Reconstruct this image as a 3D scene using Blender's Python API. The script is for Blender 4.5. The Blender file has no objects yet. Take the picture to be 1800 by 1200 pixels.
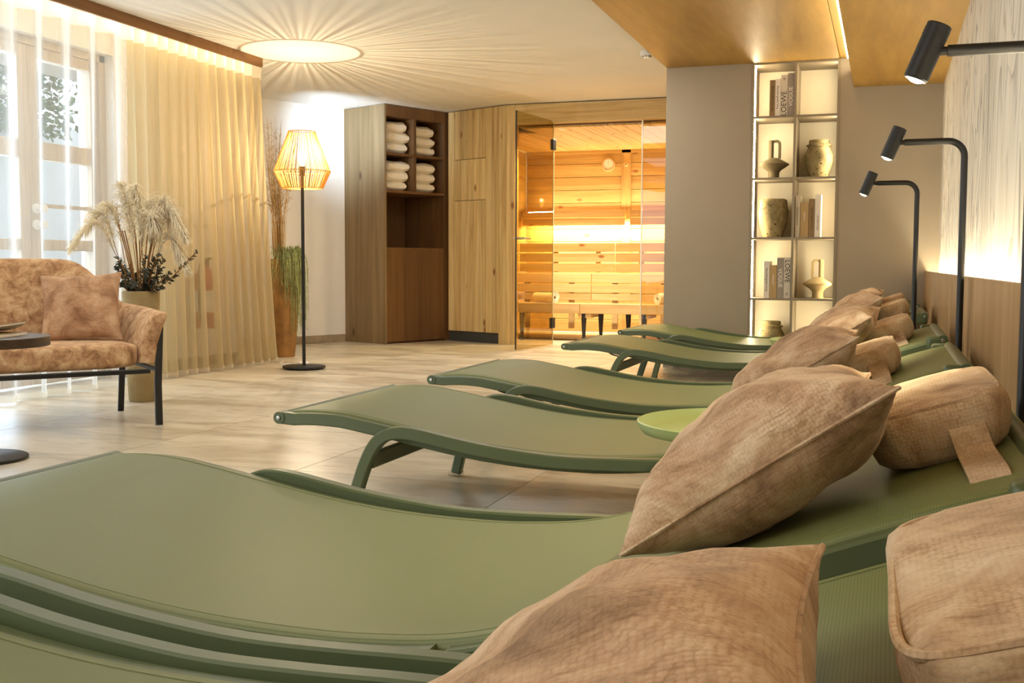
import bpy, bmesh, math, random
from math import sin, cos, pi, sqrt, radians
from mathutils import Vector, Matrix, Euler

random.seed(7)
S = bpy.context.scene
COL = S.collection
RN = random.Random(11)

# ------------------------------------------------------------------ camera
cam_d = bpy.data.cameras.new('camera')
cam_d.sensor_width = 36.0
cam_d.lens = 36.0 * 1928.5 / 1800.0
cam_d.clip_start = 0.02
cam = bpy.data.objects.new('camera', cam_d)
COL.objects.link(cam)
_yaw, _pit, _rol = .3278, .0697, .0034
_f = Vector((-sin(_yaw), cos(_yaw), 0)); _r = Vector((cos(_yaw), sin(_yaw), 0)); _u = Vector((0, 0, 1))
_f2 = _f * cos(_pit) - _u * sin(_pit); _u2 = _u * cos(_pit) + _f * sin(_pit)
_r3 = _r * cos(_rol) + _u2 * sin(_rol); _u3 = _u2 * cos(_rol) - _r * sin(_rol)
cam.matrix_world = Matrix(((_r3.x, _u3.x, -_f2.x, 0), (_r3.y, _u3.y, -_f2.y, 0), (_r3.z, _u3.z, -_f2.z, .78), (0, 0, 0, 1)))
S.camera = cam

# ------------------------------------------------------------------ world, exposure, large lights
S.view_settings.view_transform = 'Standard'
S.view_settings.look = 'None'
S.view_settings.gamma = 1.0
S.view_settings.use_curve_mapping = False
S.view_settings.exposure = 0.28

W = bpy.data.worlds.new('world'); S.world = W
W.use_nodes = True
_bg = W.node_tree.nodes['Background']
_bg.inputs[0].default_value = (.78, .89, 1.0, 1)
_bg.inputs[1].default_value = 1.5


def area(name, loc, rot, sx, sy, power, color, spread=None):
    d = bpy.data.lights.new(name, 'AREA'); d.shape = 'RECTANGLE'; d.size = sx; d.size_y = sy
    d.energy = power; d.color = color
    if spread: d.spread = spread
    o = bpy.data.objects.new(name, d); o.location = loc; o.rotation_euler = rot; COL.objects.link(o)
    o.visible_camera = False
    return o


def aim(o, d):
    o.rotation_euler = Vector(d).to_track_quat('-Z', 'Y').to_euler()
    return o


WARM = (1.0, .70, .38)
WARM2 = (1.0, .88, .62)
ROOM = (1.0, .97, .89)
COOL = (.72, .86, 1.0)
# daylight through the tall window, and a cool fill added nearer the camera
aim(area('window_daylight', (-5.6, 4.9, 1.3), (0, 0, 0), 2.6, 2.2, 80, COOL), (1, 0, -.12))
aim(area('cool_fill_near', (-4.4, -.2, 1.3), (0, 0, 0), 2.4, 1.8, 60, COOL), (1, .25, -.12))
# unseen fill added at the ceiling; the far one is an inferred ceiling light
aim(area('room_fill_light', (-2.6, -.6, 2.28), (0, 0, 0), 2.2, 1.2, 44, ROOM), (-.1, .35, -1))
aim(area('room_fill_light_mid', (-2.7, 4.2, 2.30), (0, 0, 0), 1.4, 1.4, 18, ROOM), (0, 0, -1))
aim(area('room_ceiling_light_far', (-2.6, 7.9, 2.30), (0, 0, 0), 1.2, 1.2, 40, ROOM), (0, .1, -1))

# ------------------------------------------------------------------ materials


def lin(c):
    return tuple(((x / 255) / 12.92 if x / 255 <= .04045 else ((x / 255 + .055) / 1.055) ** 2.4) for x in c) + (1.0,)


class NT:
    def __init__(s, name):
        s.m = bpy.data.materials.new(name); s.m.use_nodes = True
        s.t = s.m.node_tree; s.n = s.t.nodes; s.l = s.t.links
        s.b = s.n['Principled BSDF']; s.out = s.n['Material Output']

    def node(s, typ, **kw):
        x = s.n.new(typ)
        for k, v in kw.items():
            if k.startswith('i_'):
                x.inputs[k[2:].replace('_', ' ')].default_value = v
            else:
                setattr(x, k, v)
        return x

    def link(s, a, b): s.l.new(a, b)

    def coords(s, scale=(1, 1, 1), kind='Object', rand=False):
        tc = s.node('ShaderNodeTexCoord'); mp = s.node('ShaderNodeMapping')
        mp.inputs['Scale'].default_value = scale
        s.link(tc.outputs[kind], mp.inputs[0])
        if rand:
            oi = s.node('ShaderNodeObjectInfo'); mul = s.node('ShaderNodeVectorMath', operation='SCALE')
            cx = s.node('ShaderNodeCombineXYZ')
            for k in range(3): s.link(oi.outputs['Random'], cx.inputs[k])
            s.link(cx.outputs[0], mul.inputs[0]); mul.inputs['Scale'].default_value = 37.0
            s.link(mul.outputs[0], mp.inputs['Location'])
        return mp.outputs[0]

    def ramp(s, fac, stops):
        r = s.node('ShaderNodeValToRGB'); e = r.color_ramp.elements
        e[0].position, e[0].color = stops[0]; e[1].position, e[1].color = stops[-1]
        for p, c in stops[1:-1]:
            q = e.new(p); q.color = c
        s.link(fac, r.inputs[0]); return r.outputs[0]

    def noise(s, vec, scale, detail=4, rough=.55, dist=0):
        x = s.node('ShaderNodeTexNoise'); x.inputs['Scale'].default_value = scale
        x.inputs['Detail'].default_value = detail; x.inputs['Roughness'].default_value = rough
        x.inputs['Distortion'].default_value = dist
        s.link(vec, x.inputs['Vector']); return x.outputs['Fac']

    def mix(s, a, b, fac, mode='MIX'):
        x = s.node('ShaderNodeMix', data_type='RGBA', blend_type=mode)
        for sock, v in ((x.inputs['Factor'], fac), (x.inputs['A'], a), (x.inputs['B'], b)):
            pass
        ins = [i for i in x.inputs if i.type == 'RGBA']
        f = x.inputs[0]
        for sock, v in ((f, fac), (ins[0], a), (ins[1], b)):
            if hasattr(v, 'links') or hasattr(v, 'is_output'): s.link(v, sock)
            else: sock.default_value = v
        return [o for o in x.outputs if o.type == 'RGBA'][0]

    def bump(s, h, strength=.3, dist=.01):
        x = s.node('ShaderNodeBump'); x.inputs['Strength'].default_value = strength; x.inputs['Distance'].default_value = dist
        s.link(h, x.inputs['Height']); s.link(x.outputs[0], s.b.inputs['Normal']); return x

    def base(s, v):
        if hasattr(v, 'is_output'): s.link(v, s.b.inputs['Base Color'])
        else: s.b.inputs['Base Color'].default_value = v

    def set(s, rough=.5, metal=0, spec=.5):
        s.b.inputs['Roughness'].default_value = rough; s.b.inputs['Metallic'].default_value = metal
        s.b.inputs['Specular IOR Level'].default_value = spec
        return s.m


def m_plain(name, c, rough=.5, metal=0, spec=.5, var=.06, scale=8, bump=0.0):
    t = NT(name); v = t.coords()
    n = t.noise(v, scale)
    a = tuple(x * (1 - var) for x in lin(c)[:3]) + (1,); b = tuple(min(1, x * (1 + var)) for x in lin(c)[:3]) + (1,)
    t.base(t.ramp(n, [(.3, a), (.7, b)]))
    if bump: t.bump(t.noise(v, 60), bump, .004)
    return t.set(rough, metal, spec)


def m_wood(name, dark, mid, light, axis='Z', grain=14, stretch=.06, rough=.55, knots=True, bump=.08, knot_col=(90, 55, 25), kscale=3.2):
    """wood with the grain along one axis of the object"""
    t = NT(name)
    sc = {'X': (stretch, 1, 1), 'Y': (1, stretch, 1), 'Z': (1, 1, stretch)}[axis]
    v = t.coords(sc, rand=True)
    n1 = t.noise(v, grain, 6, .6, 1.2)
    n2 = t.noise(v, grain * 7, 3, .6)
    c = t.ramp(n1, [(.28, lin(dark)), (.5, lin(mid)), (.72, lin(light))])
    g = t.ramp(n2, [(.35, (.80, .80, .80, 1)), (.65, (1, 1, 1, 1))])
    c = t.mix(c, g, .6, 'MULTIPLY')
    if knots:
        sk = {'X': (.45, 1, 1), 'Y': (1, .45, 1), 'Z': (1, 1, .45)}[axis]
        vk = t.coords(sk, rand=True)
        vo = t.node('ShaderNodeTexVoronoi'); vo.inputs['Scale'].default_value = kscale
        t.link(vk, vo.inputs['Vector'])
        k = t.ramp(vo.outputs['Distance'], [(.06, (1, 1, 1, 1)), (.14, (0, 0, 0, 1))])
        c = t.mix(c, lin(knot_col), k)
    oi = t.node('ShaderNodeObjectInfo')
    r = t.ramp(oi.outputs['Random'], [(0, (.78, .77, .75, 1)), (1, (1, 1, 1, 1))])
    c = t.mix(c, r, 1.0, 'MULTIPLY')
    t.base(c)
    if bump: t.bump(n2, bump, .003)
    return t.set(rough)


def m_emit(name, c, strength):
    t = NT(name); t.b.inputs['Emission Color'].default_value = lin(c); t.b.inputs['Emission Strength'].default_value = strength
    t.base(lin(c)); return t.m


def m_chenille(name, dark, mid, light, scale=1.0, weave=190):
    t = NT(name); v = t.coords(rand=True)
    n = t.noise(v, 5.5 * scale, 5, .65, .6)
    c = t.ramp(n, [(.33, lin(dark)), (.5, lin(mid)), (.66, lin(light))])
    # chenille slubs: dark gaps of a loose weave
    vs = t.coords((1, 1, 1), rand=True)
    vo = t.node('ShaderNodeTexVoronoi'); vo.inputs['Scale'].default_value = weave; t.link(vs, vo.inputs['Vector'])
    vo.inputs['Randomness'].default_value = .45
    gap = t.ramp(vo.outputs['Distance'], [(.42, (1, 1, 1, 1)), (.72, (.74, .67, .58, 1))])
    big = t.noise(v, 9 * scale, 3, .6)
    msk = t.ramp(big, [(.42, (.25, .25, .25, 1)), (.62, (1, 1, 1, 1))])
    c = t.mix(c, gap, msk, 'MULTIPLY')
    t.base(c)
    fine = t.noise(v, 260, 2, .6)
    stk = t.noise(t.coords((1, 7, 1), rand=True), 14, 4, .7, .4)
    c2 = t.mix(c, t.ramp(stk, [(.30, (.70, .62, .54, 1)), (.46, (1, 1, 1, 1))]), .8, 'MULTIPLY'); t.base(c2)
    add = t.node('ShaderNodeMath', operation='SUBTRACT'); t.link(fine, add.inputs[0]); t.link(vo.outputs['Distance'], add.inputs[1])
    t.bump(add.outputs[0], .35, .002)
    t.b.inputs['Sheen Weight'].default_value = .35; t.b.inputs['Sheen Roughness'].default_value = .4
    t.b.inputs['Sheen Tint'].default_value = lin((255, 225, 190))
    return t.set(.9, 0, .15)


def m_tint_glass(name, color, gloss=.09):
    t = NT(name)
    tr = t.node('ShaderNodeBsdfTransparent'); tr.inputs[0].default_value = color
    gl = t.node('ShaderNodeBsdfGlossy'); gl.inputs['Roughness'].default_value = .02; gl.inputs[0].default_value = (1, 1, 1, 1)
    fr = t.node('ShaderNodeFresnel'); fr.inputs[0].default_value = 1.45
    mx = t.node('ShaderNodeMixShader')
    ge = t.node('ShaderNodeNewGeometry'); inv = t.node('ShaderNodeMath', operation='SUBTRACT'); inv.inputs[0].default_value = 1
    t.link(ge.outputs['Backfacing'], inv.inputs[1]); mu = t.node('ShaderNodeMath', operation='MULTIPLY')
    t.link(fr.outputs[0], mu.inputs[0]); t.link(inv.outputs[0], mu.inputs[1])      # thin pane: reflect on the entry face only
    t.link(mu.outputs[0], mx.inputs[0]); t.link(tr.outputs[0], mx.inputs[1]); t.link(gl.outputs[0], mx.inputs[2])
    t.link(mx.outputs[0], t.out.inputs[0]); return t.m


def m_sheer(name, c, trans=.42, tl=.55):
    t = NT(name)
    v = t.coords((1, 1, .02))
    n = t.noise(v, 260, 2, .5)
    tr = t.node('ShaderNodeBsdfTransparent'); tl_ = t.node('ShaderNodeBsdfTranslucent'); df = t.node('ShaderNodeBsdfDiffuse')
    tl_.inputs[0].default_value = lin(c); df.inputs[0].default_value = lin(c)
    m1 = t.node('ShaderNodeMixShader'); m1.inputs[0].default_value = tl
    t.link(df.outputs[0], m1.inputs[1]); t.link(tl_.outputs[0], m1.inputs[2])
    m2 = t.node('ShaderNodeMixShader')
    fac = t.node('ShaderNodeMapRange'); fac.inputs['From Min'].default_value = .3; fac.inputs['From Max'].default_value = .7
    fac.inputs['To Min'].default_value = min(1, trans + .02); fac.inputs['To Max'].default_value = max(0, trans - .02)
    t.link(n, fac.inputs[0])
    lw = t.node('ShaderNodeLayerWeight'); lw.inputs[0].default_value = .5      # the weave closes up where the cloth is seen along its surface
    pw = t.node('ShaderNodeMath', operation='POWER'); t.link(lw.outputs['Facing'], pw.inputs[0]); pw.inputs[1].default_value = 1.6
    om = t.node('ShaderNodeMath', operation='MULTIPLY_ADD'); t.link(pw.outputs[0], om.inputs[0]); om.inputs[1].default_value = -.95; om.inputs[2].default_value = 1.08
    mm = t.node('ShaderNodeMath', operation='MULTIPLY'); mm.use_clamp = True; t.link(om.outputs[0], mm.inputs[0]); t.link(fac.outputs[0], mm.inputs[1])
    t.link(mm.outputs[0], m2.inputs[0])
    t.link(m1.outputs[0], m2.inputs[1]); t.link(tr.outputs[0], m2.inputs[2])
    t.link(m2.outputs[0], t.out.inputs[0]); return t.m


def m_sling(name, c):
    t = NT(name)
    v = t.coords((1, 1, 1))
    w1 = t.node('ShaderNodeTexWave', bands_direction='Y'); w1.inputs['Scale'].default_value = 75; t.link(v, w1.inputs[0])
    w2 = t.node('ShaderNodeTexWave', bands_direction='X'); w2.inputs['Scale'].default_value = 95; t.link(v, w2.inputs[0])
    mul = t.node('ShaderNodeMath', operation='MULTIPLY'); t.link(w1.outputs['Fac'], mul.inputs[0]); t.link(w2.outputs['Fac'], mul.inputs[1])
    a = tuple(x * .80 for x in lin(c)[:3]) + (1,); b = tuple(x * 1.16 for x in lin(c)[:3]) + (1,)
    t.base(t.ramp(mul.outputs[0], [(.1, a), (.8, b)]))
    t.bump(mul.outputs[0], .12, .001)
    return t.set(.5, 0, .4)


M = {}
M['sling'] = m_sling('sling_fabric_olive', (116, 124, 74))
M['frame'] = m_plain('lounger_frame_green', (86, 97, 64), .42, 0, .45, .04, 5)
M['tray'] = m_plain('tray_lacquer_green', (156, 168, 106), .35, 0, .5, .03, 5)
M['tray_leg'] = m_plain('tray_leg_green', (84, 98, 58), .45, 0, .5, .03, 5)
M['clear'] = m_tint_glass('clear_plastic', (.85, .85, .82, 1))
M['steel'] = m_plain('brushed_steel', (190, 188, 180), .3, 1, .5, .04, 40)
M['black'] = m_plain('black_powder_coat', (18, 17, 16), .45, 0, .5, .1, 20)
M['black_soft'] = m_plain('black_plastic', (38, 37, 36), .6, 0, .4, .1, 20)
M['cushion'] = m_chenille('cushion_chenille', (122, 92, 68), (192, 160, 128), (224, 203, 174))
M['head'] = m_chenille('headrest_chenille', (150, 120, 92), (204, 175, 142), (226, 208, 178), 1.2)
M['sofa'] = m_chenille('sofa_velvet', (140, 102, 72), (194, 154, 116), (218, 188, 150), 2.8, 240)
M['sofa_c'] = m_chenille('sofa_cushion_velvet', (140, 102, 76), (178, 138, 106), (202, 168, 136), 1.4, 240)
M['white_paint'] = m_plain('white_wall_paint', (236, 232, 226), .85, 0, .2, .015, 3)
M['ceiling'] = m_plain('ceiling_paint', (234, 230, 221), .9, 0, .15, .015, 3)
M['taupe'] = m_plain('taupe_wall_paint', (158, 145, 125), .7, 0, .3, .03, 2)
M['shelf'] = m_plain('shelf_lacquer_greige', (142, 129, 108), .6, 0, .3, .02, 4)
M['shelf_back'] = m_plain('shelf_back_cream', (238, 228, 204), .7, 0, .3, .02, 4)
M['larch'] = m_wood('larch_boards', (196, 156, 94), (228, 196, 134), (240, 216, 162), 'Z', 12, .05, .6, True, .1, (150, 98, 50), 6.5)
M['larch_x'] = m_wood('larch_boards_level', (196, 156, 94), (228, 196, 134), (240, 216, 162), 'X', 12, .05, .6, True, .1, (150, 98, 50), 6.5)
M['sauna_x'] = m_wood('sauna_spruce_level', (188, 146, 80), (216, 176, 106), (230, 196, 130), 'X', 10, .05, .6, True, .08, (160, 98, 46), 6.0)
M['sauna_y'] = m_wood('sauna_spruce_ceiling', (192, 150, 82), (218, 180, 108), (232, 198, 132), 'Y', 10, .05, .6, True, .08, (160, 98, 46), 6.0)
M['sauna_z'] = m_wood('sauna_spruce_upright', (188, 146, 80), (216, 176, 106), (230, 196, 130), 'Z', 10, .05, .6, True, .08, (160, 98, 46), 6.0)
M['bench'] = m_wood('bench_abachi', (206, 164, 104), (222, 184, 126), (232, 200, 146), 'X', 8, .05, .55, False, .05)
M['oak'] = m_wood('oak_wardrobe', (116, 94, 62), (138, 114, 78), (154, 130, 94), 'Z', 9, .05, .5, True, .06, (78, 52, 30), 4.5)
M['oak_dark'] = m_wood('oak_wardrobe_front', (92, 62, 32), (114, 78, 42), (130, 92, 52), 'Z', 10, .04, .5, False, .05)
M['oak_pale'] = m_wood('oak_wainscot', (138, 104, 62), (160, 124, 78), (174, 140, 94), 'Z', 9, .03, .5, False, .05)
M['ceil_wood'] = m_wood('ceiling_panel_veneer', (150, 112, 44), (168, 130, 56), (180, 142, 68), 'Y', 4, .12, .5, False, .03)
M['pelmet'] = m_wood('pelmet_wood', (112, 74, 32), (136, 92, 44), (150, 106, 56), 'Y', 8, .04, .5, False, .04)
M['frame_wood'] = m_wood('window_frame_wood', (196, 176, 150), (212, 194, 170), (222, 208, 186), 'Z', 9, .06, .5, False, .04)
M['stone_trim'] = m_plain('stone_skirting', (160, 142, 116), .5, 0, .4, .22, 9)
M['plinth'] = m_plain('dark_plinth', (62, 62, 60), .5, 0, .4, .08, 6)
M['glass'] = m_tint_glass('window_glass', (.96, .98, 1, 1))
M['door_glass'] = m_tint_glass('bronze_tinted_glass', (.80, .73, .50, 1))
M['edge_glass'] = m_plain('polished_glass_edge', (236, 226, 190), .15, 0, .8, .03, 5)
M['side_glass'] = m_tint_glass('side_glass_bronze', (.88, .82, .66, 1))
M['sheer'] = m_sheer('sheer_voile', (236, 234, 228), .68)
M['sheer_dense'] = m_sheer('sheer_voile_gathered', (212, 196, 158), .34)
M['sheer_tape'] = m_sheer('curtain_heading_tape', (240, 232, 214), .12)
M['cord'] = m_plain('paper_cord', (206, 152, 78), .8, 0, .2, .1, 30)
M['led'] = m_emit('led_strip', (255, 236, 196), 7)
M['led_shelf'] = m_emit('led_shelf_strip', (255, 236, 196), 92)
M['led_lamp'] = m_emit('lamp_lens', (255, 232, 190), 45)
M['filament'] = m_emit('glowing_filament', (255, 214, 140), 120)
_t = NT('frosted_bulb'); _a = _t.node('ShaderNodeAddShader'); _e = _t.node('ShaderNodeEmission'); _e.inputs[0].default_value = lin((255, 206, 130)); _e.inputs[1].default_value = 9.0
_q = _t.node('ShaderNodeBsdfTransparent'); _t.link(_e.outputs[0], _a.inputs[0]); _t.link(_q.outputs[0], _a.inputs[1]); _t.link(_a.outputs[0], _t.out.inputs[0]); M['bulb'] = _t.m
M['spot'] = m_emit('sauna_downlight_lens', (255, 232, 180), 40)
M['towel'] = m_plain('terry_towel', (238, 226, 204), .95, 0, .1, .05, 30, .5)
M['clay'] = m_plain('sand_clay', (158, 138, 98), .9, 0, .2, .12, 14, .4)
M['clay_dark'] = m_plain('brown_clay', (104, 92, 68), .85, 0, .2, .1, 12, .3)
M['white_plastic'] = m_plain('white_plastic', (236, 234, 228), .4, 0, .5, .02, 5)
M['red'] = m_plain('red_enamel', (176, 40, 26), .4, 0, .5, .05, 5)
M['plume'] = m_plain('pampas_plume', (238, 224, 196), .95, 0, .1, .12, 20)
M['stem'] = m_plain('dry_stem', (140, 100, 58), .85, 0, .2, .2, 30)
M['dry'] = m_plain('dry_grass', (166, 132, 82), .9, 0, .2, .2, 30)
M['leaf_dark'] = m_plain('eucalyptus_leaf', (70, 72, 58), .7, 0, .3, .25, 30)
M['fern'] = m_plain('trailing_green', (150, 154, 98), .8, 0, .3, .3, 18)
M['ivy'] = m_plain('ivy_leaf', (96, 124, 66), .6, 0, .3, .35, 5)
M['plaster_out'] = m_plain('outside_render', (240, 240, 236), .9, 0, .2, .03, 1)
M['ground_out'] = m_plain('outside_paving', (186, 184, 178), .9, 0, .2, .1, 2)
M['paper'] = m_plain('book_pages', (238, 230, 212), .8, 0, .2, .03, 40)
M['book_white'] = m_plain('book_cover_white', (224, 214, 198), .5, 0, .4, .02, 5)
M['book_pale'] = m_plain('book_cover_pale', (206, 194, 174), .5, 0, .4, .02, 5)
M['book_brown'] = m_plain('book_cover_brown', (140, 112, 72), .55, 0, .4, .03, 5)
M['book_tan'] = m_plain('book_cover_tan', (176, 146, 96), .55, 0, .4, .03, 5)
M['book_grey'] = m_plain('book_cover_grey', (150, 138, 124), .55, 0, .4, .03, 5)
M['ink'] = m_plain('ink_dark', (44, 38, 32), .6, 0, .3, .02, 5)
M['ink_white'] = m_plain('ink_pale', (232, 226, 214), .6, 0, .3, .02, 5)
M['table_dark'] = m_wood('dark_table_veneer', (58, 40, 26), (74, 54, 36), (88, 66, 46), 'X', 9, .05, .45, False, .03)


def mk_floor():
    t = NT('travertine_floor'); v = t.coords((1, 1, 1), rand=True)
    vs = t.coords((.55, 1.6, 1), rand=True)
    n = t.noise(vs, 2.2, 6, .62, .8)
    c = t.ramp(n, [(.28, lin((158, 146, 124))), (.5, lin((198, 186, 164))), (.72, lin((222, 212, 192)))])
    n2 = t.noise(t.coords((2.2, 12, 1), rand=True), 3.2, 4, .6, .4)
    pit = t.ramp(n2, [(.33, (.58, .51, .44, 1)), (.44, (1, 1, 1, 1))])
    c = t.mix(c, pit, .75, 'MULTIPLY')
    oi = t.node('ShaderNodeObjectInfo')
    r = t.ramp(oi.outputs['Random'], [(0, (.93, .92, .90, 1)), (1, (1, 1, 1, 1))])
    c = t.mix(c, r, 1.0, 'MULTIPLY')
    t.base(c)
    rr = t.node('ShaderNodeMapRange'); rr.inputs['To Min'].default_value = .22; rr.inputs['To Max'].default_value = .42
    t.link(n, rr.inputs[0]); t.link(rr.outputs[0], t.b.inputs['Roughness'])
    t.bump(n2, .05, .002)
    t.b.inputs['Specular IOR Level'].default_value = .5
    return t.m


M['floor'] = mk_floor()


def mk_wallpaper():
    """pale paper printed with grey burr grain running up the wall"""
    t = NT('burr_wallpaper')
    v = t.coords((1, 1, .2))
    n = t.noise(v, 1.4, 3.5, .58, 1.8)
    wv = t.node('ShaderNodeMath', operation='MULTIPLY'); t.link(n, wv.inputs[0]); wv.inputs[1].default_value = 14
    fr = t.node('ShaderNodeMath', operation='FRACT'); t.link(wv.outputs[0], fr.inputs[0])
    line = t.ramp(fr.outputs[0], [(0, (1, 1, 1, 1)), (.09, (.75, .75, .75, 1)), (.2, (.22, .22, .22, 1)), (.5, (.04, .04, .04, 1))])
    patch = t.ramp(t.noise(t.coords((1, 1, .2)), 1.1, 3, .6), [(.38, (.10, .10, .10, 1)), (.52, (1, 1, 1, 1))])
    k = t.mix((0, 0, 0, 1), line, patch)
    big = t.noise(v, 5, 4, .6)
    c = t.ramp(big, [(.3, lin((230, 222, 204))), (.7, lin((244, 239, 228)))])
    c = t.mix(c, lin((92, 84, 80)), k)
    t.base(c); return t.set(.7, 0, .3)


M['wallpaper'] = mk_wallpaper()

# ------------------------------------------------------------------ geometry helpers


class MB:
    def __init__(s): s.v = []; s.f = []

    def add(s, vs, fs):
        o = len(s.v); s.v += [tuple(p) for p in vs]; s.f += [tuple(i + o for i in f) for f in fs]; return s

    def box(s, lo, hi, mat=None):
        x0, y0, z0 = lo; x1, y1, z1 = hi
        vs = [(x0, y0, z0), (x1, y0, z0), (x1, y1, z0), (x0, y1, z0), (x0, y0, z1), (x1, y0, z1), (x1, y1, z1), (x0, y1, z1)]
        if mat: vs = [mat @ Vector(p) for p in vs]
        return s.add(vs, [(0, 3, 2, 1), (4, 5, 6, 7), (0, 1, 5, 4), (1, 2, 6, 5), (2, 3, 7, 6), (3, 0, 4, 7)])

    def sweep(s, path, sec, closed_sec=True, up=(0, 0, 1), cap=True, scales=None):
        """section points (a, b) put along a path: a on the side vector, b on the up-ish vector"""
        path = [Vector(p) for p in path]; n = len(path); k = len(sec); vs = []; up = Vector(up)
        for i, p in enumerate(path):
            t = (path[min(i + 1, n - 1)] - path[max(i - 1, 0)]).normalized()
            side = t.cross(up)
            if side.length < 1e-4: side = t.cross(Vector((0, 1, 0)))
            side.normalize(); w = side.cross(t).normalized()
            q = scales[i] if scales else 1
            vs += [p + side * (a * q) + w * (b * q) for a, b in sec]
        fs = []
        for i in range(n - 1):
            for j in range(k if closed_sec else k - 1):
                j2 = (j + 1) % k
                fs.append((i * k + j, i * k + j2, (i + 1) * k + j2, (i + 1) * k + j))
        if cap and closed_sec:
            fs.append(tuple(range(k - 1, -1, -1))); fs.append(tuple((n - 1) * k + j for j in range(k)))
        return s.add(vs, fs)

    def tube(s, path, r, n=8, scales=None, up=(0, 0, 1)):
        return s.sweep(path, [(r * cos(2 * pi * j / n), r * sin(2 * pi * j / n)) for j in range(n)], scales=scales, up=up)

    def bar(s, path, w, h, up=(0, 0, 1), c=.25):
        a, b = w / 2, h / 2; e = min(a, b) * c
        return s.sweep(path, [(-a + e, -b), (a - e, -b), (a, -b + e), (a, b - e), (a - e, b), (-a + e, b), (-a, b - e), (-a, -b + e)], up=up)

    def lathe(s, prof, n=32, center=(0, 0, 0), wob=None, start_cap=True):
        cx, cy, cz = center; vs = []
        for i, (r, z) in enumerate(prof):
            for j in range(n):
                a = 2 * pi * j / n
                q = r * (wob(a, i) if wob else 1)
                vs.append((cx + q * cos(a), cy + q * sin(a), cz + z))
        fs = []
        for i in range(len(prof) - 1):
            for j in range(n):
                j2 = (j + 1) % n
                fs.append((i * n + j, i * n + j2, (i + 1) * n + j2, (i + 1) * n + j))
        if prof[0][0] > 1e-5: fs.append(tuple(range(n - 1, -1, -1)))
        if prof[-1][0] > 1e-5: fs.append(tuple((len(prof) - 1) * n + j for j in range(n)))
        return s.add(vs, fs)

    def grid(s, fn, nu, nv):
        vs = [fn(i / nu, j / nv) for j in range(nv + 1) for i in range(nu + 1)]
        fs = [(j * (nu + 1) + i, j * (nu + 1) + i + 1, (j + 1) * (nu + 1) + i + 1, (j + 1) * (nu + 1) + i) for j in range(nv) for i in range(nu)]
        return s.add(vs, fs)

    def build(s, name, mat, parent=None, smooth=True, bevel=0, seg=2, angle=35, sub=0):
        me = bpy.data.meshes.new(name); me.from_pydata(s.v, [], s.f)
        me.materials.append(M[mat] if isinstance(mat, str) else mat)
        bm = bmesh.new(); bm.from_mesh(me)
        bmesh.ops.remove_doubles(bm, verts=bm.verts, dist=1e-6)
        bmesh.ops.recalc_face_normals(bm, faces=bm.faces); bm.to_mesh(me); bm.free()
        if smooth:
            me.shade_smooth()
            try: me.set_sharp_from_angle(angle=radians(angle))
            except Exception: pass
        o = bpy.data.objects.new(name, me); COL.objects.link(o)
        if parent: o.parent = parent
        if bevel:
            b = o.modifiers.new('bevel', 'BEVEL'); b.width = bevel; b.segments = seg; b.limit_method = 'ANGLE'; b.angle_limit = radians(40)
            b.harden_normals = False
        if sub:
            q = o.modifiers.new('sub', 'SUBSURF'); q.levels = sub; q.render_levels = sub
        return o


def tag(o, label=None, cat=None, group=None, kind=None):
    if label: o['label'] = label
    if cat: o['category'] = cat
    if group: o['group'] = group
    if kind: o['kind'] = kind
    return o


def empty(name, loc=(0, 0, 0), rz=0):
    o = bpy.data.objects.new(name, None); o.empty_display_size = .1
    o.location = loc; o.rotation_euler = (0, 0, rz); COL.objects.link(o); return o


def copy_tree(o, parent=None):
    c = o.copy(); COL.objects.link(c)
    if parent: c.parent = parent; c.matrix_parent_inverse = o.matrix_parent_inverse.copy()
    for ch in list(o.children): copy_tree(ch, c)
    return c


def struct(o): o['kind'] = 'structure'; return o


def part_copy(o, loc=None, rz=None, parent=None):
    c = o.copy(); COL.objects.link(c)
    if parent: c.parent = parent
    if loc is not None: c.location = loc
    if rz is not None: c.rotation_euler = (0, 0, rz)
    return c


def smooth_path(pts, n=6):
    """Catmull-Rom through the points"""
    P = [Vector(p) for p in pts]; out = []
    for i in range(len(P) - 1):
        p0 = P[max(i - 1, 0)]; p1 = P[i]; p2 = P[i + 1]; p3 = P[min(i + 2, len(P) - 1)]
        for k in range(n):
            t = k / n
            out.append(.5 * ((2 * p1) + (p2 - p0) * t + (2 * p0 - 5 * p1 + 4 * p2 - p3) * t * t + (-p0 + 3 * p1 - 3 * p2 + p3) * t ** 3))
    out.append(P[-1]); return out


def interp(tab, x):
    if x <= tab[0][0]: return tab[0][1]
    for (a, b), (c, d) in zip(tab, tab[1:]):
        if x <= c: return b + (d - b) * (x - a) / (c - a)
    return tab[-1][1]


def text_obj(name, body, size, mat, parent, loc, rot, ext=.0006, align='LEFT'):
    cu = bpy.data.curves.new(name, 'FONT'); cu.body = body; cu.size = size; cu.extrude = ext
    cu.align_x = align; cu.align_y = 'CENTER'
    cu.materials.append(M[mat])
    tmp = bpy.data.objects.new(name, cu); COL.objects.link(tmp)
    dg = bpy.context.evaluated_depsgraph_get()
    me = bpy.data.meshes.new_from_object(tmp.evaluated_get(dg)); bpy.data.objects.remove(tmp)
    o = bpy.data.objects.new(name, me); COL.objects.link(o); o.location = loc; o.rotation_euler = rot
    if parent: o.parent = parent
    return o


CEIL = 2.33
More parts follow.
